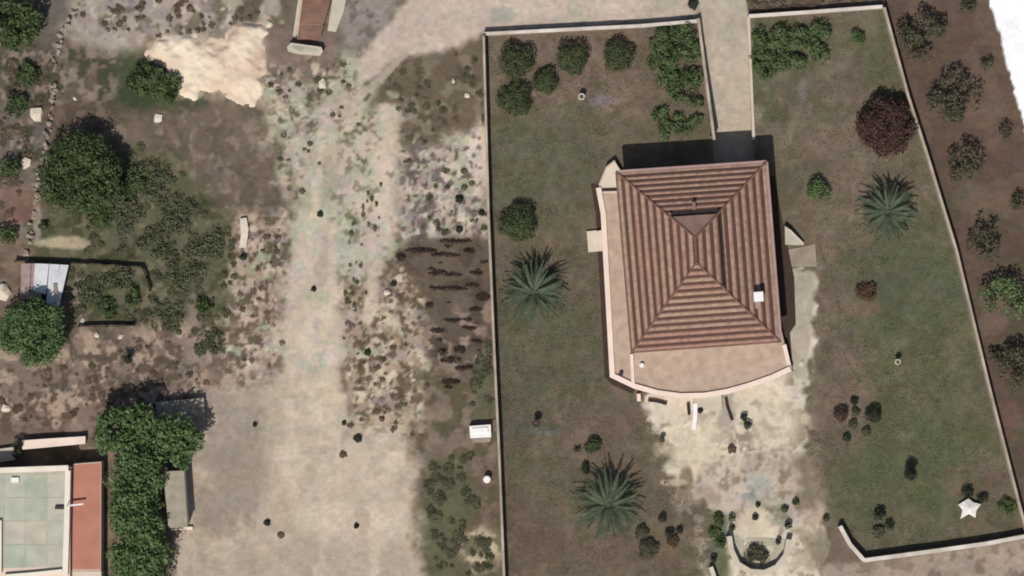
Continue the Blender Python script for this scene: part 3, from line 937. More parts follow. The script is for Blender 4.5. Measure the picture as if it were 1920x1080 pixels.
bwall('long thin garden wall between the dirt track and the lawn', [(907, 70), (916, 400), (926, 640), (936, 850), (946, 1100)], 1.5, .16, M_wall, M_coping_d)
bwall('white topped wall north of the round citrus trees', [(907, 65), (1080, 56), (1200, 50), (1306, 41)], .9, .26, M_wall, M_coping_w)
bwall('wall along the west edge of the driveway', [(1308, 36), (1320, 130), (1338, 263)], 1.0, .2, M_wall, M_coping_d)
bwall('low kerb wall on the east edge of the driveway', [(1403, 30), (1413, 262)], .12, .2, M_wall, M_coping)
bwall('white topped wall between driveway and corner by the olive grove', [(1402, 32), (1520, 24), (1653, 14)], .9, .28, M_wall, M_coping_w)
bwall('long slanting wall between the lawn and the olive grove', [(1655, 16), (1700, 182), (1735, 290), (1790, 470), (1850, 720), (1905, 935), (1921, 995)], 1.25, .18, M_wall, M_coping_d)
bwall('curving wall closing the bottom corner of the lawn', [(1573, 985), (1592, 1020), (1618, 1049), (1760, 1030), (1845, 1018), (1930, 1002)], 1.0, .32, M_wall, M_coping_w)

# curved planter by the gate
pl = empty('round_planter', *P(1420, 1030), 0)
tag(pl, 'horseshoe shaped pale masonry planter holding a round bush', 'planter')
arc = [(1366, 1004), (1370, 1030), (1382, 1056), (1405, 1070), (1432, 1072), (1455, 1062), (1472, 1040), (1478, 1010)]
MB().strip(Q(arc), .5, -.3, .95).build('planter_wall', M_conc_l, pl)
MB().prism(Q([(a * .9 + 1420 * .1, b * .94 + 1030 * .06) for a, b in arc]), -.3, .03).build('planter_gravel', M_gravel, pl)
shrub(1420, 1040, 24, .5, 'grey green bush inside the horseshoe planter', L_olive, lobes=16)
gp = MB().strip(Q([(1332, 1062), (1345, 1100)]), .4, -.2, .8).build('gate_wall', M_coping_w)
tag(gp, 'end of pale gate wall left of the horseshoe planter', 'wall')

# ------------------------------------------------------------------ garden plants
for a in ((968, 114, 34, 1.7, 'large round citrus tree in the top corner of the lawn'), (1074, 106, 31, 1.6, 'round citrus tree second along the north wall'),
          (1158, 104, 31, 1.6, 'round citrus tree beside the dense shrub bed'), (1022, 150, 25, 1.1, 'smallest and darkest round citrus tree in the cluster'),
          (966, 184, 32, 1.3, 'round citrus tree lowest in the corner cluster'), (972, 416, 35, 1.7, 'lone round citrus tree above the palm by the west wall')):
    dome(a[0], a[1] + 3, a[2], a[3], a[4], L_citrus, group='round citrus trees on the lawn')
bed = [(1240, 70, 30), (1285, 68, 28), (1232, 110, 26), (1268, 105, 30), (1302, 100, 22), (1255, 140, 30), (1296, 150, 28), (1268, 172, 24), (1303, 190, 20), (1240, 220, 22), (1275, 232, 24), (1305, 228, 16), (1250, 248, 16)]
BEDL = ['shrub at the top left corner of the bed west of the driveway', 'shrub at the top of the west bed, touching the north wall by the driveway',
        'shrub second down the left side of the west bed', 'shrub in the upper middle of the west bed', 'small shrub hugging the upper driveway wall',
        'shrub in the centre of the west bed, nearest the third citrus tree', 'shrub hugging the driveway wall halfway down', 'shrub closing the lower end of the upper west bed',
        'small shrub in the gap between the two halves of the west bed', 'shrub at the left of the lower west bed', 'widest shrub of the lower west bed',
        'smallest shrub by the driveway wall near the villa shadow', 'tiny shrub nearest the villa shadow, lowest of the west bed']
for (x, y, r), l in zip(bed, BEDL):
    shrub(x, y, r, 1.1 if y < 180 else .7, l, L_hedge, group='shrubs bedded west of the driveway', lobes=13, lobe=.4, leaf=.14)
bed2 = [(1422, 75, 26), (1460, 68, 30), (1500, 72, 26), (1540, 62, 26), (1425, 115, 26), (1462, 108, 28), (1500, 110, 24), (1535, 95, 24), (1440, 140, 18)]
BEDL2 = ['shrub at the top left of the east bed, beside the driveway', 'shrub second along the wall in the east bed', 'shrub third along the wall in the east bed',
         'shrub fourth along the wall, at the right end of the east bed', 'shrub in the lower row of the east bed beside the driveway', 'shrub second in the lower row of the east bed',
         'shrub third in the lower row of the east bed', 'shrub at the right end of the lower row of the east bed', 'smallest shrub, lowest in the east bed by the driveway']
for (x, y, r), l in zip(bed2, BEDL2):
    shrub(x, y, r, 1.0, l, L_hedge, group='shrubs massed east of the driveway', lobes=13, lobe=.4, leaf=.14)
shrub(1609, 72, 15, 1.0, 'small shrub alone near the top wall', L_fig)
tree('plum_tree', 1663, 236, 63, 2.6, 'dark purple leaved round tree against the slanting wall', 'tree', L_plum, lobes=75, lobe=.26, leaf=.14, dens=130)
shrub(1535, 357, 27, 1.2, 'bright green bush between the villa and the eastern palm', L_fig, lobes=14)
shrub(1620, 545, 27, .6, 'low brown withered shrub in the middle of the lawn', L_brown, rypx=20, lobes=16)
dome(1577, 777, 14, .9, 'dark red round bush west of the small plant cluster', L_plum, 'round_bush', 'bush', leaf=.08)
dome(1638, 777, 16, .9, 'dark round bush east of the small plant cluster', L_black, 'round_bush', 'bush', leaf=.08)
for x, y, r, l in ((1602, 752, 8, 'upper tiny dark plant between two round bushes'), (1604, 774, 9, 'middle tiny plant between two round bushes'), (1600, 795, 9, 'brown tiny plant below the middle one'),
                   (1588, 820, 8, 'tiny dark plant lowest of the small cluster'), (1625, 810, 9, 'tiny dark plant below the eastern round bush')):
    dome(x, y, r, .5, l, L_black if r < 9 else L_weed, 'small_plant', 'plant', leaf=.06, th=.1)
x, y = P(1708, 885)
cy = tree('cypress', 1708, 888, 11, 2.4, 'slim dark cypress sapling standing on the open lawn', 'tree', L_black, lobes=26, lobe=.75, leaf=.08, dens=60, trunk_h=.2)
shrub(1650, 963, 13, .9, 'dark bush at the top of three near the bottom wall', L_black, lobes=9)
shrub(1669, 984, 11, .6, 'small dark bush east of the three near the bottom wall', L_black, lobes=8)
shrub(1650, 994, 15, .5, 'flattest of three bushes near the bottom wall', L_weed, lobes=10)
shrub(1842, 934, 12, .6, 'dark bush right behind the jagged white stone', L_black, lobes=9)
shrub(1812, 922, 14, .5, 'low dark bush above the jagged white stone', L_black, lobes=9)
shrub(1890, 948, 24, .5, 'low green bush in the corner beside the slanting wall', L_dark, lobes=13, rypx=16)
shrub(1110, 836, 16, .6, 'round green bush just above the southern palm', L_citrus, lobes=12, lobe=.6)
shrub(1082, 843, 8, .5, 'tiny dark bush left of the bush above the palm', L_black, lobes=6)
shrub(1095, 878, 12, .6, 'dark bush touching the upper fronds of the southern palm', L_black, lobes=8)
dome(1214, 1032, 20, 1.0, 'dark round bush below right of the southern palm', L_weed, 'round_bush', 'bush', leaf=.09)
dome(1203, 1000, 14, .7, 'smaller dark bush touching the southern palm', L_weed, 'round_bush', 'bush', leaf=.08)
dome(1242, 972, 8, .7, 'tiny dark plant above the pair by the southern palm', L_black, 'small_plant', 'plant', leaf=.06, th=.1)
dome(1256, 1000, 9, .7, 'tiny dark plant, left of the close pair by the southern palm', L_black, 'small_plant', 'plant', leaf=.06, th=.1)
dome(1274, 994, 7, .5, 'tiny dark plant, right of the close pair by the southern palm', L_black, 'small_plant', 'plant', leaf=.06, th=.1)
dome(1262, 1014, 12, .3, 'flat brown plant under the close pair by the palm', L_brown, 'small_plant', 'plant', leaf=.08, th=.1)
for x, y, r, h, l, m in ((1395, 782, 9, .8, 'dark plant nearest the terrace steps in the front yard', L_black), (1402, 797, 10, .9, 'dark plant just below its twin in the front yard', L_black),
                         (1372, 842, 11, .3, 'low weed lying across the middle of the front yard', L_weed_b), (1313, 770, 7, .7, 'small dark plant beside the short white wall', L_black),
                         (1372, 972, 9, .9, 'dark green plant left of the pale patch near the planter', L_dark), (1372, 990, 8, .5, 'green tuft under the dark plant near the planter', L_dark),
                         (1416, 970, 8, .6, 'dark tuft on the pale patch above the planter', L_black), (1421, 947, 6, .5, 'tiny dark tuft above the pale patch', L_black),
                         (1471, 955, 9, .6, 'round green tuft right of the pale patch', L_dark), (1492, 941, 9, .5, 'green tuft by the tan patch near the planter', L_dark),
                         (1478, 985, 9, 1.1, 'tall dark plant right of the pale patch', L_black), (1459, 1016, 7, .9, 'dark tuft on the planter rim', L_black),
                         (1338, 1048, 8, .9, 'dark plant at the end of the gate wall', L_black), (1549, 972, 8, .6, 'dark tuft beside the curving bottom wall', L_weed)):
    dome(x, y, r * .78, h * .8, l, m, 'small_plant', 'plant', leaf=.07, th=.08)
for x, y, l in ((1348, 975, 'upper of three low green plants left of the planter'), (1342, 1000, 'middle of three low green plants left of the planter'), (1352, 1015, 'lowest of three low green plants left of the planter')):
    shrub(x, y, 15, .35, l, L_dark, group='low plants left of the planter', lobes=10)
dk = MB().strip(Q([(1215, 750), (1232, 752), (1250, 757)]), .28, 0, .3).build('planter_box', M_dark)
tag(dk, 'long dark planter box under the curved terrace', 'planter')
dk = MB().strip(Q([(1290, 756), (1292, 778)]), .26, 0, .3).build('planter_box', M_dark)
tag(dk, 'dark planter box beside the short white wall', 'planter')
dk = MB().strip(Q([(1361, 745), (1364, 762), (1373, 788)]), .26, -.05, .14).build('edging', M_dark)
tag(dk, 'thin dark curved edging right of the terrace steps', 'edging')


def post(px, py, h, r, label, dark=False, cat='post', name='stone_post'):
    x, y = P(px, py)
    z = gz(x, y)
    root = empty(name, x, y, z)
    tag(root, label, cat)
    MB().box(x, y, z - .1, r * 1.9, r * 1.9, z + .12).build('base', M_stone_d, root)
    MB().lathe(x, y, [(r * .8, z + .12), (r * .6, z + h * .4), (r * .75, z + h * .8)], 10).build('shaft', M_stone, root)
    MB().lathe(x, y, [(r * .6, z + h * .8), (r * 1.2, z + h * .88), (r * 1.1, z + h), (r * .85, z + h), (r * .7, z + h * .9)], 9).build('bowl', M_blkstuff if dark else M_stone, root)
    MB().lathe(x, y, [(r * .8, z + h * .9), (r * .3, z + h * .95)], 9).build('bowl_soil', M_soil, root)
    return root


post(1090, 182, 1.0, .28, 'white garden pedestal south of the round citrus trees')
post(1005, 792, 1.3, .32, 'pedestal with dark bowl on the lawn by the west wall', True)
post(1681, 678, 1.1, .24, 'white pedestal on the open lawn above the small plants')
post(1241, 824, .9, .22, 'small dark topped pedestal at the edge of the front yard', True)

# white star ornament
sx, sy = P(1815, 952)
so = MB()
v = [(sx, sy, .8)]; nrm = 5
for i in range(nrm * 2):
    a = math.pi * i / nrm + .3
    r = (1.08 if i % 2 == 0 else .66) * (1 + .2 * math.sin(i * 2.3 + .6))
    v.append((sx + r * math.cos(a), sy + r * math.sin(a), .4 if i % 2 == 0 else .5))
nv = len(v)
v += [(q[0] * 1 + 0, q[1], -.1) for q in v[1:]]
fs = [(0, 1 + i, 1 + (i + 1) % (2 * nrm)) for i in range(2 * nrm)]
fs += [(1 + i, nv + i, nv + (i + 1) % (2 * nrm), 1 + (i + 1) % (2 * nrm)) for i in range(2 * nrm)]
so.add(v, fs)
o = so.build('white_stone', M_white)
o.data.materials[0] = M_stone_w
tag(o, 'bright white star shaped stone in the corner of the lawn', 'stone')

# pots on the terrace
for px, py, m, l in ((1203, 685, M_white, 'white pot on the curved terrace'), (1164, 701, M_blkstuff, 'dark pot in the corner of the curved terrace')):
    x, y = P(px, py, POD)
    root = empty('plant_pot', x, y, POD)
    tag(root, l, 'pot')
    MB().lathe(x, y, [(.14, POD + .02), (.2, POD + .32), (.22, POD + .36)], 12).build('pot', m, root)
    MB().lathe(x, y, [(.19, POD + .30), (.05, POD + .345)], 10).build('soil', m if m is M_white else M_soil, root)


# ------------------------------------------------------------------ palms
def frond_mesh(name, L, mat, droop, seed):
    rs = np.random.RandomState(seed)
    mb = MB()
    n = 9
    pts = []
    for i in range(n + 1):
        t = i / n
        pts.append(Vector((L * (t * .93 + .0), 0, L * (.24 * math.sin(t * 2.0) * (1 - droop) - droop * t * t * .75))))
    for i in range(n):                       # rachis
        w = .035 * (1 - i / n) + .01
        a, b = pts[i], pts[i + 1]
        mb.add([a + Vector((0, -w, 0)), a + Vector((0, w, 0)), b + Vector((0, w, 0)), b + Vector((0, -w, 0))], [(0, 3, 2, 1)])
    m = 15
    for i in range(m):
        t = .16 + .84 * i / (m - 1)
        f = t * n; k = min(int(f), n - 1)
        p = pts[k].lerp(pts[k + 1], f - k)
        ll = L * .1 * math.sin(min(1, t * 1.15) * math.pi * .78 + .45) + .06
        for s in (-1, 1):
            a = math.radians(38 + rs.uniform(-7, 7))
            tip = p + Vector((ll * math.cos(a), s * ll * math.sin(a), ll * .22 + rs.uniform(-.05, .05)))
            wv = Vector((.05, -s * .03, 0))
            mb.add([p - wv, p + wv, tip + wv * .3, tip - wv * .3], [(0, 1, 2, 3) if s > 0 else (3, 2, 1, 0)])
    return mb.mesh(name, mat)


def palm(px, py, rpx, label, seed, n=54):
    rs = random.Random(seed)
    h = 1.8
    x, y = P(px, py + 6, h)
    z = gz(x, y)
    root = empty('palm_tree', x, y, z)
    tag(root, label, 'palm', 'date palms on the lawn')
    mb = MB()
    prof = []
    for k in range(9):
        prof += [(.36 + .03 * (k % 2), z - .1 + k * h / 8)]
    prof.append((.2, z + h + .25))
    mb.lathe(x, y, prof, 12).build('trunk', M_bark, root)
    L = rpx / S
    meshes = [frond_mesh('frond', L * 1.02, m_, d, seed + i) for i, (d, m_) in enumerate(((0.05, L_palm), (.25, L_palm), (.45, L_palm_g)))]
    dry = frond_mesh('dry_frond', L * .95, L_palm_d, .62, seed + 9)
    for i in range(n):
        tier = 0 if i < n * .2 else (1 if i < n * .55 else 2)
        a = i * 2.39996 + rs.uniform(-.12, .12)
        o = bpy.data.objects.new('frond', meshes[tier])
        COL.objects.link(o); o.parent = root
        o.location = (0, 0, h + (.15, .05, -.05)[tier])
        o.rotation_euler = (rs.uniform(-.25, .25), (-.3, -.08, .06)[tier] + rs.uniform(-.14, .14), a)
        s = (.9, 1.0, 1.03)[tier] * rs.uniform(.88, 1.06)
        o.scale = (s, s, s)
    for i in range(9):
        a = i * math.pi * 2 / 9 + rs.uniform(-.2, .2)
        o = bpy.data.objects.new('dry_frond', dry)
        COL.objects.link(o); o.parent = root
        o.location = (0, 0, h - .2)
        o.rotation_euler = (rs.uniform(-.2, .2), rs.uniform(-.05, .1), a)
        s = rs.uniform(.85, 1.02); o.scale = (s, s, s)
    return root


palm(1000, 542, 66, 'palm tree growing hard against the west garden wall', 3)
palm(1664, 392, 60, 'palm tree on the eastern lawn below the purple tree', 14)
palm(1140, 942, 70, 'largest palm tree, on the southern lawn below the terrace', 25)

# ------------------------------------------------------------------ olive grove outside the slanting wall
for px, py, r, l in ((1730, 72, 56, 'big olive tree outside the top corner of the wall'), (1790, 190, 60, 'spreading olive tree level with the purple tree'),
                     (1806, 308, 43, 'olive tree below the spreading one outside the wall'), (1846, 452, 43, 'olive tree midway down the slanting wall'),
                     (1882, 556, 54, 'bright green olive tree midway down the grove edge'), (1902, 690, 46, 'olive tree lowest in the grove'),
                     (1972, 640, 50, 'olive tree cut off by the picture edge')):
    tree('olive_tree', px, py, r, 2.7, l, 'tree', L_fig if 'bright' in l else L_olive, 'olive trees outside the slanting wall', lobes=23, lobe=.23, leaf=.16, dens=62, flat=.7)
for px, py, r, l in ((1816, 12, 18, 'young olive sapling at the top edge of the grove'), (1850, 122, 15, 'young sapling near the blank map edge'),
                     (1886, 250, 16, 'young sapling below the one near the blank map edge'), (1908, 378, 19, 'young sapling at the picture edge in the grove'),
                     (1865, 665, 15, 'dark sapling between the two lowest olive trees')):
    tree('olive_sapling', px, py, r, 1.5, l, 'tree', L_olive, 'young saplings in the grove', lobes=9, lobe=.42, leaf=.12, dens=60)

# ------------------------------------------------------------------ trees west of the track
BIG = dict(lobes=105, lobe=.2, leaf=.15, dens=90)
tree('evergreen_tree', 152, 330, 92, 4.2, 'large dark evergreen tree above the pen', 'tree', L_dark, **BIG)
tree('evergreen_tree', 62, 622, 76, 4.2, 'broad dark evergreen tree beside the tin roofed coop', 'tree', L_fig, **BIG)
tree('evergreen_tree', 28, 45, 58, 3.2, 'dark tree in the top left corner', 'tree', L_dark, lobes=50, lobe=.26, leaf=.18)
tree('evergreen_tree', 268, 148, 46, 1.4, 'low dark tree beside the pale spoil heap', 'tree', L_dark, lobes=45, lobe=.26, leaf=.17, rypx=38)
tree('evergreen_tree', 312, 162, 36, 1.2, 'smaller dark tree touching the pale spoil heap', 'tree', L_dark, lobes=30, lobe=.28, leaf=.17)
for px, py, r, h, l in ((18, 312, 24, 1.6, 'dark bush on the strip beyond the stone wall, upper'), (14, 440, 22, 1.4, 'dark bush on the strip beyond the stone wall, lower'),
                        (30, 200, 28, 1.2, 'green bush beside the upper white boulder'), (52, 140, 30, .9, 'loose green bush in the upper left scrub'),
                        (80, 425, 10, 1.2, 'thin dark bush beside the stone wall'), (185, 395, 34, .9, 'low bush spreading under the large evergreen'),
                        (385, 572, 22, .7, 'green bush at the end of the weedy slope'), (240, 345, 36, .7, 'low green bush right of the large evergreen'),
                        (285, 340, 46, .55, 'broad soft bush spreading right of the large evergreen'), (225, 400, 44, .5, 'broad soft bush below right of the large evergreen'), (330, 400, 40, .4, 'low soft bush in the middle of the weedy slope'), (345, 500, 44, .35, 'low soft bush right of the pen'), (165, 540, 30, .4, 'low soft bush in the pen beside the coop'), (222, 528, 34, .4, 'low soft bush under the upper pen fence'), (290, 455, 38, .4, 'low soft bush above the pen corner'), (390, 455, 34, .35, 'low soft bush at the right edge of the weedy slope'), (310, 590, 38, .35, 'low soft bush below right of the pen'), (395, 640, 30, .3, 'lowest soft bush of the weedy slope'), (250, 560, 20, .6, 'low bush in the corner of the pen'), (200, 580, 24, .5, 'low bush in the middle of the pen')):
    if 'soft' in l:
        shrub(px, py, r * 1.15, h * .6, l, L_scrub, lobes=30, lobe=.26, leaf=.12, dens=55)
    else:
        shrub(px, py, r, h, l, L_dark, lobes=16, lobe=.36, leaf=.14)
tree('sapling', 238, 672, 13, 1.6, 'lone dark sapling below the pen', 'tree', L_black, lobes=10, lobe=.5, leaf=.11)
row = [(232, 812, 62, 'bushy tree at the corner nearest the white low wall'), (330, 826, 57, 'bushy tree jutting out toward the dirt yard'),
       (258, 895, 64, 'second tree down the row by the terracotta terrace'), (262, 965, 66, 'third tree down the row by the terracotta terrace'),
       (262, 1038, 68, 'fourth tree down the row by the terracotta terrace'), (262, 1105, 68, 'last tree of the row, cut by the bottom edge'),
       (262, 790, 40, 'small tree at the top of the row')]
for px, py, r, l in row:
    tree('broadleaf_tree', px, py, r, 4.9, l, 'tree', L_fig, 'row of leafy trees by the terracotta terrace', lobes=52, lobe=.26, leaf=.19, dens=85)

# ------------------------------------------------------------------ house at the bottom left
fx, fy = P(60, 980)
fb = empty('flat_roof_house', fx, fy, 0)
tag(fb, 'flat roofed house with white parapet and grey green roof', 'house')
HB = 2.7
MB().prism(Q([(-200, 890), (133, 877), (130, 1180), (-200, 1180)], HB), -.2, HB).build('wall', M_plaster, fb)
rsf = MB().prism(Q([(-195, 893), (128, 882), (125, 1062), (-195, 1072)], HB), HB, HB + .015).build('roof_surface', M_flat, fb)
PANELS = [material('roof_panel_%d' % q, alb(*a_), alb(*b_), 0.8, 0.9, 0.1) for q, (a_, b_) in enumerate((((166, 170, 154), (190, 188, 170)), ((172, 170, 156), (198, 190, 172)), ((158, 166, 148), (182, 186, 164)), ((176, 168, 152), (200, 188, 168))))]
for iy in range(4):
    for ix in range(-4, 3):
        xa, xb = 8 + ix * 40 + .6, 8 + ix * 40 + 39.4
        ya, yb = 889 + iy * 44 + .6, 889 + iy * 44 + 43.4
        xb = min(xb, 121)
        MB().prism(Q([(xa, ya), (xb, ya - 1), (xb, yb - 1), (xa, yb)], HB), HB + .016, HB + .03 + R.uniform(0, .012)).build('roof_panel', R.choice(PANELS), fb)
MB().strip(Q([(-200, 889), (60, 879.5), (129, 877)], HB), .5, HB, HB + .38).build('parapet', M_parapet_w, fb)
MB().strip(Q([(128, 882), (126, 980), (123, 1078)], HB), .5, HB, HB + .36).build('parapet', M_parapet_w, fb)
MB().strip(Q([(118, 1070), (60, 1076), (10, 1080)], HB), .34, HB, HB + .40).build('parapet', M_parapet_w, fb)
MB().strip(Q([(1, 975), (1, 1074)], HB), .32, HB, HB + .45).build('parapet', M_parapet_w, fb)
an = MB().tube([(*P(127, 948, 3), HB + .3), (*P(127, 948, 3), HB + 1.2)], [.05, .04]).build('antenna', M_white, fb)
MB().box(*P(112, 952, 3), HB + .02, .9, .28, HB + .35).build('antenna_shadow', M_blkstuff, fb)  # dark block standing in for the shadow beside the antenna
MB().strip(Q([(130, 948), (156, 945)], 2.9), .14, 2.75, 2.9).build('roof_beam', M_white, fb)
MB().box(*P(28, 900, 3), HB + .02, .7, .45, HB + .3).build('roof_hatch', M_white, fb)
ps = Q([(137, 870), (190, 866), (189, 1070), (134, 1070)], 2.0)
te = MB().prism(ps, -.2, 2.0).build('terrace_body', M_plaster, fb)
MB().prism(Q([(138, 872), (189, 868), (188, 1068), (135, 1068)], 2.0), 2.0, 2.03).build('terrace_paving', M_terra, te)
MB().prism(Q([(130, 1071), (190, 1071), (190, 1150), (130, 1150)], 2.0), -.2, 2.0).build('lower_terrace', M_cream, fb)

lw = MB().prism(Q([(40, 826), (96, 822), (160, 818), (160, 832), (97, 838), (42, 843)], .9), -.1, .9).build('low_wall', M_parapet)
tag(lw, 'thick white low wall above the flat roofed house', 'wall')
lw = MB().prism(Q([(-10, 843), (26, 838), (28, 862), (-10, 868)], .6), -.1, .6).build('concrete_block', M_conc_l)
tag(lw, 'pale concrete block at the edge above the flat roofed house', 'block')
bt = tree('shrub', 32, 838, 11, 1.6, 'narrow dark bush between white wall and concrete block', 'shrub', L_black, lobes=12, lobe=.5, leaf=.1, rypx=26)


def shed(name, label, pts, h, roofmat, slope=None, wallm=None):
    cxp = sum(a for a, b in pts) / len(pts); cyp = sum(b for a, b in pts) / len(pts)
    x, y = P(cxp, cyp)
    root = empty(name, x, y, 0)
    tag(root, label, 'shed')
    c = [(cxp + (a - cxp) * .94, cyp + (b - cyp) * .94) for a, b in pts]
    MB().prism(Q(c, h), -.2, h).build('wall', wallm or M_plaster, root)
    MB().prism(Q(pts, h), h + .002, h + .1).build('roof', roofmat, root)
    return root


shed('lean_to', 'low grey green roofed lean-to at the top of the leafy tree row', [(292, 754), (382, 746), (384, 778), (296, 800)], .75, M_flat_g)
shed('lean_to', 'narrow tall grey roofed lean-to east of the leafy tree row', [(306, 884), (345, 882), (352, 988), (316, 990)], 2.3, M_flat_g)
MB_s = MB().strip(Q([(322, 991), (362, 990)]), .3, -.1, .35).build('low_wall', M_parapet)
tag(MB_s, 'tiny white wall at the foot of the narrow lean-to', 'wall')

# ------------------------------------------------------------------ coop and pen
cx_, cy_ = P(85, 535)
coop = empty('coop', cx_, cy_, 0)
tag(coop, 'small coop roofed with bright tin sheets beside the evergreen tree', 'coop')
hC = 1.0
MB().prism(Q([(42, 500), (124, 500), (108, 572), (46, 580)], hC), -.1, hC - .05).build('wall', M_dark, coop)
for i, (a, b, c, d, m) in enumerate((((40, 494), (58, 494), (56, 560), (38, 562), M_tin_r), ((59, 494), (80, 494), (77, 570), (57, 570), M_tin_r), ((66, 494), (92, 495), (86, 552), (62, 545), M_tin),
                                     ((93, 495), (112, 496), (104, 575), (87, 568), M_tin), ((113, 496), (129, 497), (110, 580), (102, 576), M_tin))):
    MB().prism(Q([a, b, c, d], hC), hC + i * .03, hC + i * .03 + .03).build('tin_sheet', m, coop)
MB().box(*P(105, 543, 1), 1.12, .35, 1.1, 1.3, .1).build('roof_weight', M_conc, coop)
fx, fy = P(200, 550)
fen = empty('pen_fence', fx, fy, 0)
tag(fen, 'low dark board fence round the weedy pen', 'fence')
for run in ([(30, 490), (130, 494), (200, 496), (268, 502)], [(268, 502), (276, 520), (282, 545)], [(148, 612), (200, 612), (252, 610)]):
    for (a, b) in zip(run[:-1], run[1:]):
        pa, pb = P(*a), P(*b)
        L = math.hypot(pb[0] - pa[0], pb[1] - pa[1]); n = max(1, int(L / 1.5))
        for k in range(n + 1):
            p = lerp2(pa, pb, k / n)
            MB().box(p[0], p[1], gz(*p) - .1, .1, .1, gz(*p) + .95).build('post', M_dark, fen)
        for zz in (.18, .42, .66):
            MB().strip([pa, pb], .05, zz, zz + .19).build('board', M_dark, fen)

# ------------------------------------------------------------------ rough stone wall on the far left
rs = np.random.RandomState(5)
sw = MB()
line = [(172, -40), (140, 22), (116, 60), (104, 120), (96, 220), (90, 260), (72, 340), (60, 440), (48, 488)]
ico = [(0, 0, 1), (.9, 0, .35), (.28, .85, .4), (-.72, .53, .35), (-.72, -.53, .4), (.28, -.85, .35), (.7, .5, -.5), (-.3, .8, -.5), (-.9, 0, -.5), (-.3, -.8, -.5), (.7, -.5, -.5), (0, 0, -1)]
icf = [(0, 1, 2), (0, 2, 3), (0, 3, 4), (0, 4, 5), (0, 5, 1), (1, 6, 2), (2, 7, 3), (3, 8, 4), (4, 9, 5), (5, 10, 1), (2, 6, 7), (3, 7, 8), (4, 8, 9), (5, 9, 10), (1, 10, 6), (11, 7, 6), (11, 8, 7), (11, 9, 8), (11, 10, 9), (11, 6, 10)]


def rock(mb, x, y, z, r, rs, flat=.7):
    a = rs.uniform(0, 6.28); s = rs.uniform(.75, 1.25, 2)
    v = []
    for p in ico:
        j = rs.uniform(.62, 1.3)
        X_, Y_ = p[0] * s[0] * j, p[1] * s[1] * j
        v.append((x + r * (X_ * math.cos(a) - Y_ * math.sin(a)), y + r * (X_ * math.sin(a) + Y_ * math.cos(a)), z + r * flat * p[2] * j))
    mb.add(v, icf)


for a, b in zip(line[:-1], line[1:]):
    L = math.hypot(a[0] - b[0], a[1] - b[1]) / S
    for k in range(int(L * 5)):
        p = P(a[0] + (b[0] - a[0]) * rs.uniform() + rs.normal() * 3, a[1] + (b[1] - a[1]) * rs.uniform() * 1 + rs.normal() * 2) if False else None
        t = rs.uniform()
        p = P(a[0] + (b[0] - a[0]) * t + rs.normal() * 2.6, a[1] + (b[1] - a[1]) * t)
        rock(sw, p[0], p[1], gz(*p) + rs.uniform(.05, .42), rs.uniform(.14, .26), rs)
o = sw.build('dry_stone_wall', M_stone_d)
tag(o, 'tumbledown dry stone wall along the left edge scrub', 'wall')

# spoil heap
hp = [(283, 100), (300, 76), (345, 64), (412, 82), (420, 64), (455, 42), (488, 52), (494, 120), (500, 158), (470, 192), (440, 182), (410, 164), (362, 184), (330, 150)]
bx0, bx1, by0, by1 = 270, 512, 30, 204
sxn, syn = 82, 60
HX, HY = np.meshgrid(np.linspace(bx0, bx1, sxn), np.linspace(by0, by1, syn))
hd = sdist(HX, HY, hp) + 12 * fbm(HX, HY, 24, 91)
hz = np.where(hd < 0, np.minimum(-hd / 22, 1) * .38 + .10 + .24 * fbm(HX, HY, 24, 92) * np.minimum(-hd / 10, 1), .1 - hd * .03)
vv = [(*P(HX[j, i], HY[j, i]), hz[j, i]) for j in range(syn) for i in range(sxn)]
ff = [(j * sxn + i, (j + 1) * sxn + i, (j + 1) * sxn + i + 1, j * sxn + i + 1) for j in range(syn - 1) for i in range(sxn - 1)
      if min(hd[j, i], hd[j + 1, i], hd[j, i + 1], hd[j + 1, i + 1]) < 1]
used = sorted({i for f in ff for i in f}); mp = {u: k for k, u in enumerate(used)}
o = MB().add([vv[u] for u in used], [tuple(mp[i] for i in f) for f in ff]).build('spoil_heap', M_rubble, smooth=True)
tag(o, 'flat cream heap of limestone spoil among the trees', 'heap')

# rusty shed roof and trough at the top
sx_, sy_ = P(580, 20)
ru = empty('open_shed', sx_, sy_, 0)
tag(ru, 'long shed with rusty brown roof sheets at the top edge', 'shed')
MB().prism(Q([(570, -60), (628, -60), (598, 66), (556, 66)], .7), -.1, .68).build('wall', M_plaster, ru)
for k in range(5):
    y0 = 74 - k * 28; y1 = y0 - 27
    f = lambda yy: (552 + (74 - yy) * .135, 600 + (74 - yy) * .27)
    a0, b0 = f(y0); a1, b1 = f(y1)
    MB().prism(Q([(a0 + 5, y0), (b0, y0), (b1, y1), (a1 + 5, y1)], .7), .7 + .01 * k, .74 + .01 * k).build('roof_sheet', M_rust, ru)
MB().strip(Q([(552, 68), (562, 0), (570, -60)], .7), .3, .5, .82).build('roof_edge', M_conc_l, ru)
tg = empty('stone_trough', *P(572, 94), 0)
tag(tg, 'pale concrete trough across the end of the rusty shed', 'trough')
MB().prism(Q([(538, 88), (545, 80), (602, 88), (606, 96), (600, 104), (560, 101), (540, 96)], .9), -.1, .9).build('trough_body', M_conc_l, tg)
MB().prism(Q([(545, 89), (549, 85), (598, 92), (597, 98), (562, 96)], .9), .9, .92).build('trough_basin', M_flat, tg)
o = MB().prism(Q([(630, -60), (660, -60), (645, 20), (630, 60), (614, 58), (622, 10)]), -.1, .16).build('concrete_strip', M_conc_l)
tag(o, 'pale concrete strip beside the rusty shed', 'strip')

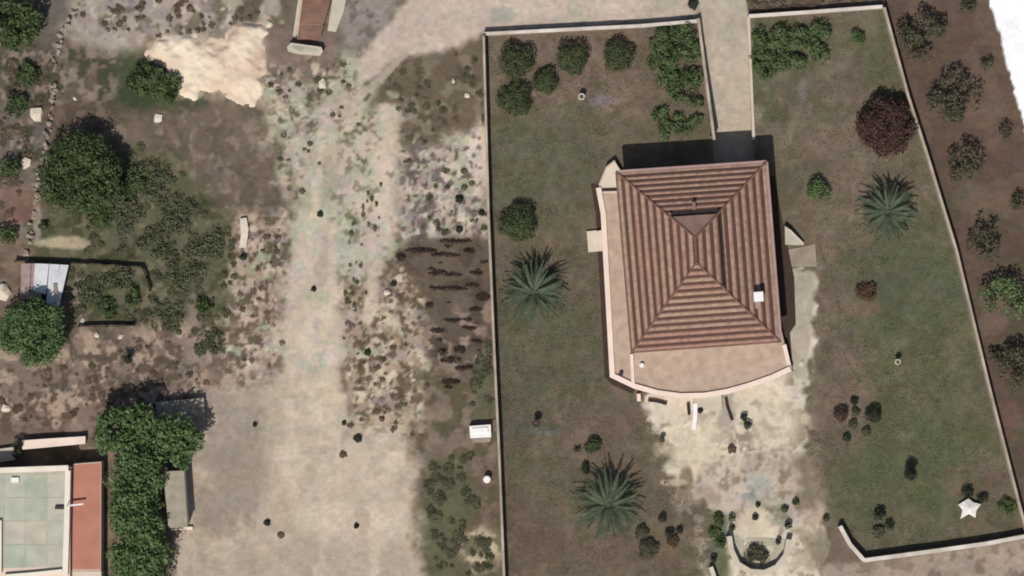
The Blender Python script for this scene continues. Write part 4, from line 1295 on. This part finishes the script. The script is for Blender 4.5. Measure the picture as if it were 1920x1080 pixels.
# odd white things
def drum(px, py, r, h, label):
    x, y = P(px, py)
    z = gz(x, y)
    root = empty('drum', x, y, z)
    tag(root, label, 'drum')
    MB().lathe(x, y, [(r, z - .05), (r * 1.04, z + h * .33), (r, z + h * .36), (r * 1.04, z + h * .66), (r, z + h)], 14).build('drum_body', M_white, root)
    MB().lathe(x, y, [(r * .9, z + h + .002), (r * .85, z + h + .04)], 14).build('lid', M_white, root)


drum(913, 898, .34, .9, 'white drum beside the garden wall below the white tank')
x, y = P(898, 810)
tk = empty('water_tank', x, y, 0)
tag(tk, 'white rectangular water tank against the garden wall', 'tank')
MB().prism(Q([(880, 799), (920, 796), (921, 820), (882, 822)], .9), 0.02, .9).build('tank_body', M_white, tk)
MB().prism(Q([(884, 802), (916, 799), (917, 812), (885, 814)], 1.0), .9, 1.0, Q([(887, 803), (914, 801), (914, 810), (887, 812)], 1.0)).build('tank_lid', M_white, tk)
MB().prism(Q([(884, 823), (920, 821), (919, 829), (888, 830)], .4), 0.02, .4).build('tank_plinth', M_conc, tk)
o = MB().prism(Q([(450, 410), (462, 408), (466, 430), (462, 464), (448, 465), (452, 440)], .4), -.05, .42).build('stone_slab', M_stone)
tag(o, 'pale elongated stone slab at the edge of the track', 'stone')
for px, py, r, l in ((67, 216, .7, 'white boulder by the stone wall, the upper one'), (50, 306, .65, 'white boulder by the stone wall, the lower one'), (8, 547, .8, 'pale boulder left of the tin roofed coop'), (505, 45, .5, 'white stone near the spoil heap tip'), (606, 157, .45, 'bright stone between shed and dirt track'), (850, 152, .32, 'upper of two white stones near the garden wall'),
                     (876, 180, .32, 'lower of two white stones near the garden wall'), (726, 548, .45, 'white stone at the tip of the weedy bank'), (296, 222, .45, 'pale stone below the dark tree'),
                     (155, 602, .35, 'pale stone at the pen corner'), (226, 632, .3, 'pale stone below the pen fence'), (182, 628, .35, 'pale stone outside the pen fence'),
                     (12, 765, .45, 'pale stone at the left edge above the white wall'), (140, 185, .3, 'pale stone beside the left scrub'), (1502, 682, .3, 'pale stone by the path beside the villa')):
    mb = MB()
    x, y = P(px, py)
    rock(mb, x, y, gz(x, y) + r * .3, r, np.random.RandomState(int(px)), .55)
    tag(mb.build('stone', M_stone), l, 'stone')

# ------------------------------------------------------------------ weeds
for px, py, r, h, l in ((600, 402, 8, .35, 'dark weed tuft highest on the open track'), (588, 542, 7, .3, 'dark weed tuft midway along the open track'), (689, 661, 9, .4, 'dark weed tuft on the weedy bank'),
                        (671, 822, 11, .4, 'largest dark weed tuft on the lower dirt yard'), (501, 980, 9, .35, 'dark weed tuft left on the lower dirt yard'), (527, 1003, 9, .15, 'faint weed patch beside the left tuft'),
                        (643, 852, 10, .15, 'faint weed patch under the largest tuft'), (478, 796, 6, .3, 'small weed tuft by the grey verge'), (645, 793, 6, .3, 'small weed tuft above the largest one'),
                        (716, 786, 7, .3, 'brown weed tuft at the foot of the bank'), (668, 986, 7, .2, 'small weed on the lower dirt yard'), (861, 431, 9, .45, 'black weed tuft beside the garden wall, lowest of group'),
                        (861, 373, 11, .4, 'dark weed tuft above the streaked ground'), (903, 399, 8, .4, 'dark weed tuft touching the garden wall'), (456, 482, 9, .5, 'dark tuft under the pale slab'),
                        (1300, 8, 14, .5, 'dark bush at the mouth of the driveway'), (738, 532, 8, .4, 'dark tuft beside the white stone on the bank')):
    dome(px, py, r * .72, h * .8, l, L_weed_b if 'faint' in l or 'brown' in l else L_black, 'weed_tuft', 'weed', leaf=.08, th=.05)


def scatter(name, label, mat, pts, leaf, seed, dn=1.6):
    """low clumps of weeds: pts = (px, py, rx, ry, h)"""
    rs = np.random.RandomState(seed)
    A, N = [], []
    for px, py, rx, ry, h in pts:
        x, y = P(px, py)
        n = max(8, int(rx * ry * dn))
        a = rs.uniform(0, 6.283, n); q = np.sqrt(rs.uniform(0, 1, n))
        bend = rs.uniform(-1, 1) * .35 * ry / S if rx > 2 * ry else 0.0
        X_ = x + q * np.cos(a) * rx / S; Y_ = y + q * np.sin(a) * ry / S * rs.uniform(.5, 1.3, n) + bend * np.sin(3 * q * np.cos(a) + px)
        Z_ = gz(x, y) + 0.04 + rs.uniform(0.1, 1, n) * h * (1 - .7 * q)
        A.append(np.stack([X_, Y_, Z_], 1))
        N.append(np.stack([np.cos(a) * q, np.sin(a) * q, np.full(n, 1.0)], 1))
    o = link(name, leaves_mesh(name, np.concatenate(A), np.concatenate(N), leaf, mat, rs))
    tag(o, label, 'weeds', kind='stuff')


def fill(polyp, n, seed, r0, r1, h0, h1, asp=1.0, cell=40, th=-.1):
    rs = np.random.RandomState(seed)
    xs = [a for a, b in polyp]; ys = [b for a, b in polyp]
    out = []
    while len(out) < n:
        px = rs.uniform(min(xs), max(xs), 200); py = rs.uniform(min(ys), max(ys), 200)
        ok = (sdist(px, py, polyp) < 0) & (fbm(px, py, cell, seed + 400) > th)
        for a, b in zip(px[ok], py[ok]):
            r = rs.uniform(r0, r1)
            out.append((a, b, r * asp, r, rs.uniform(h0, h1)))
    return out[:n]


streak = [(790, 470, 30, 5, .4), (845, 452, 22, 5, .4), (835, 478, 28, 4, .35), (752, 482, 10, 9, .5), (880, 470, 12, 6, .4), (820, 512, 18, 5, .35), (850, 515, 18, 4, .35), (893, 512, 14, 4, .3),
          (850, 541, 28, 4, .35), (905, 556, 14, 9, .3), (890, 580, 12, 5, .3), (805, 572, 8, 7, .3), (880, 615, 15, 4, .3), (862, 655, 12, 8, .35), (870, 690, 18, 5, .3), (820, 620, 14, 5, .3), (850, 600, 20, 4, .3), (895, 640, 12, 4, .3), (845, 715, 18, 6, .3), (885, 535, 14, 4, .3), (815, 540, 12, 4, .3), (845, 675, 20, 7, .35), (830, 660, 10, 8, .3), (870, 452, 16, 4, .3)]
scatter('streak_weeds', 'dark streaks of withered weeds on the brown plot beside the garden wall', L_streak, streak + fill([(780, 455), (915, 455), (925, 700), (820, 740), (810, 560)], 14, 1, 2, 4, .05, .15, 2.2), .07, 31, 2.4)
scatter('bank_weeds', 'scattered withered weeds on the pale bank beside the track', L_weed_b, fill([(640, 560), (790, 540), (830, 700), (780, 860), (650, 800)], 34, 2, 3, 7, .03, .12) +
        fill([(450, 420), (555, 430), (530, 720), (440, 740)], 22, 3, 3, 7, .03, .12), .09, 32)
scatter('verge_weeds', 'scattered green weeds on the pale ground north of the track', L_weed, fill([(490, 130), (640, 100), (700, 200), (560, 400), (510, 300)], 26, 4, 3, 7, .03, .14) +
        fill([(650, 380), (720, 330), (700, 560), (645, 590)], 26, 5, 3, 7, .08, .25, .6) + fill([(750, 280), (912, 270), (914, 440), (750, 445)], 18, 6, 3, 8, .03, .2) +
        fill([(710, 130), (900, 90), (910, 260), (750, 270)], 30, 8, 3, 8, .03, .14), .09, 33)
scatter('wall_weeds', 'green weeds along the outer foot of the garden wall', L_weed, fill([(800, 860), (890, 850), (935, 1080), (800, 1080)], 80, 9, 4, 12, .04, .2) + fill([(885, 640), (925, 640), (930, 790), (885, 780)], 30, 10, 4, 9, .04, .2), .1, 34)
scatter('slope_weeds', 'rough green weeds over the slope right of the evergreen', L_weed, fill([(140, 420), (260, 260), (330, 290), (450, 430), (440, 600), (390, 690), (280, 610), (130, 610), (130, 500)], 120, 11, 4, 11, .03, .12), .11, 35)
scatter('scrub_weeds', 'withered weeds over the scrub at the lower left', L_weed_b, fill([(0, 690), (150, 690), (300, 620), (430, 620), (380, 740), (160, 800), (0, 800)], 50, 12, 3, 8, .03, .14) +
        fill([(130, 20), (300, 0), (500, 0), (480, 40), (300, 70), (150, 70)], 60, 13, 3, 7, .05, .2) + fill([(0, 60), (100, 60), (90, 250), (0, 470)], 60, 14, 4, 9, .05, .3), .1, 36)
scatter('bed_weeds', 'dark low weeds along the track above the driveway wall', L_weed_b, fill([(1404, 0), (1650, -10), (1652, 8), (1404, 20)], 40, 15, 4, 9, .1, .3, 1.5), .1, 37)


# ------------------------------------------------------------------ grass over the lawn
def turf(name, label, mat, n, seed, dry):
    rs = np.random.RandomState(seed)
    px = rs.uniform(905, 1925, n * 3); py = rs.uniform(12, 1085, n * 3)
    ii = np.clip(np.round(((px - 960) / S - GX0) / CELL).astype(int), 0, nx - 1)
    jj = np.clip(np.round(((540 - py) / S - GY0) / CELL).astype(int), 0, ny - 1)
    col = C[jj, ii]
    ok = (sdist(px, py, COMPOUND) < -6) & (sdist(px, py, YARD) > 4) & (sdist(px, py, DRIVE) > 6) & (sdist(px, py, POD_OUT) > 14) & (sdist(px, py, [(1425, 300), (1480, 300), (1545, 500), (1530, 720), (1460, 720)]) > 0)
    green = col[:, 1] - col[:, 0] * .985 + rs.normal(size=n * 3) * 3
    ok &= (green < 0) if dry else (green >= -4)
    ok &= fbm(px, py, 30, seed + 5) + rs.uniform(-.4, .4, n * 3) > .02
    px, py, z = px[ok][:n], py[ok][:n], Z[jj, ii][ok][:n]
    c = np.stack([(px - 960) / S, (540 - py) / S, z + rs.uniform(.02, .06, len(px))], 1)
    o = link(name, leaves_mesh(name, c, np.tile([0.0, 0.0, 1.2], (len(px), 1)), .085, mat, rs))
    tag(o, label, 'grass', kind='stuff')


turf('grass', 'short green grass growing in patches over the lawn', leafmat('grass_blade', (98, 104, 72), (124, 128, 92), 1.2), 42000, 901, False)
turf('dry_grass', 'short dry grass over the brown patches of the lawn', leafmat('dry_blade', (112, 103, 82), (138, 126, 104), 1.2), 26000, 902, True)
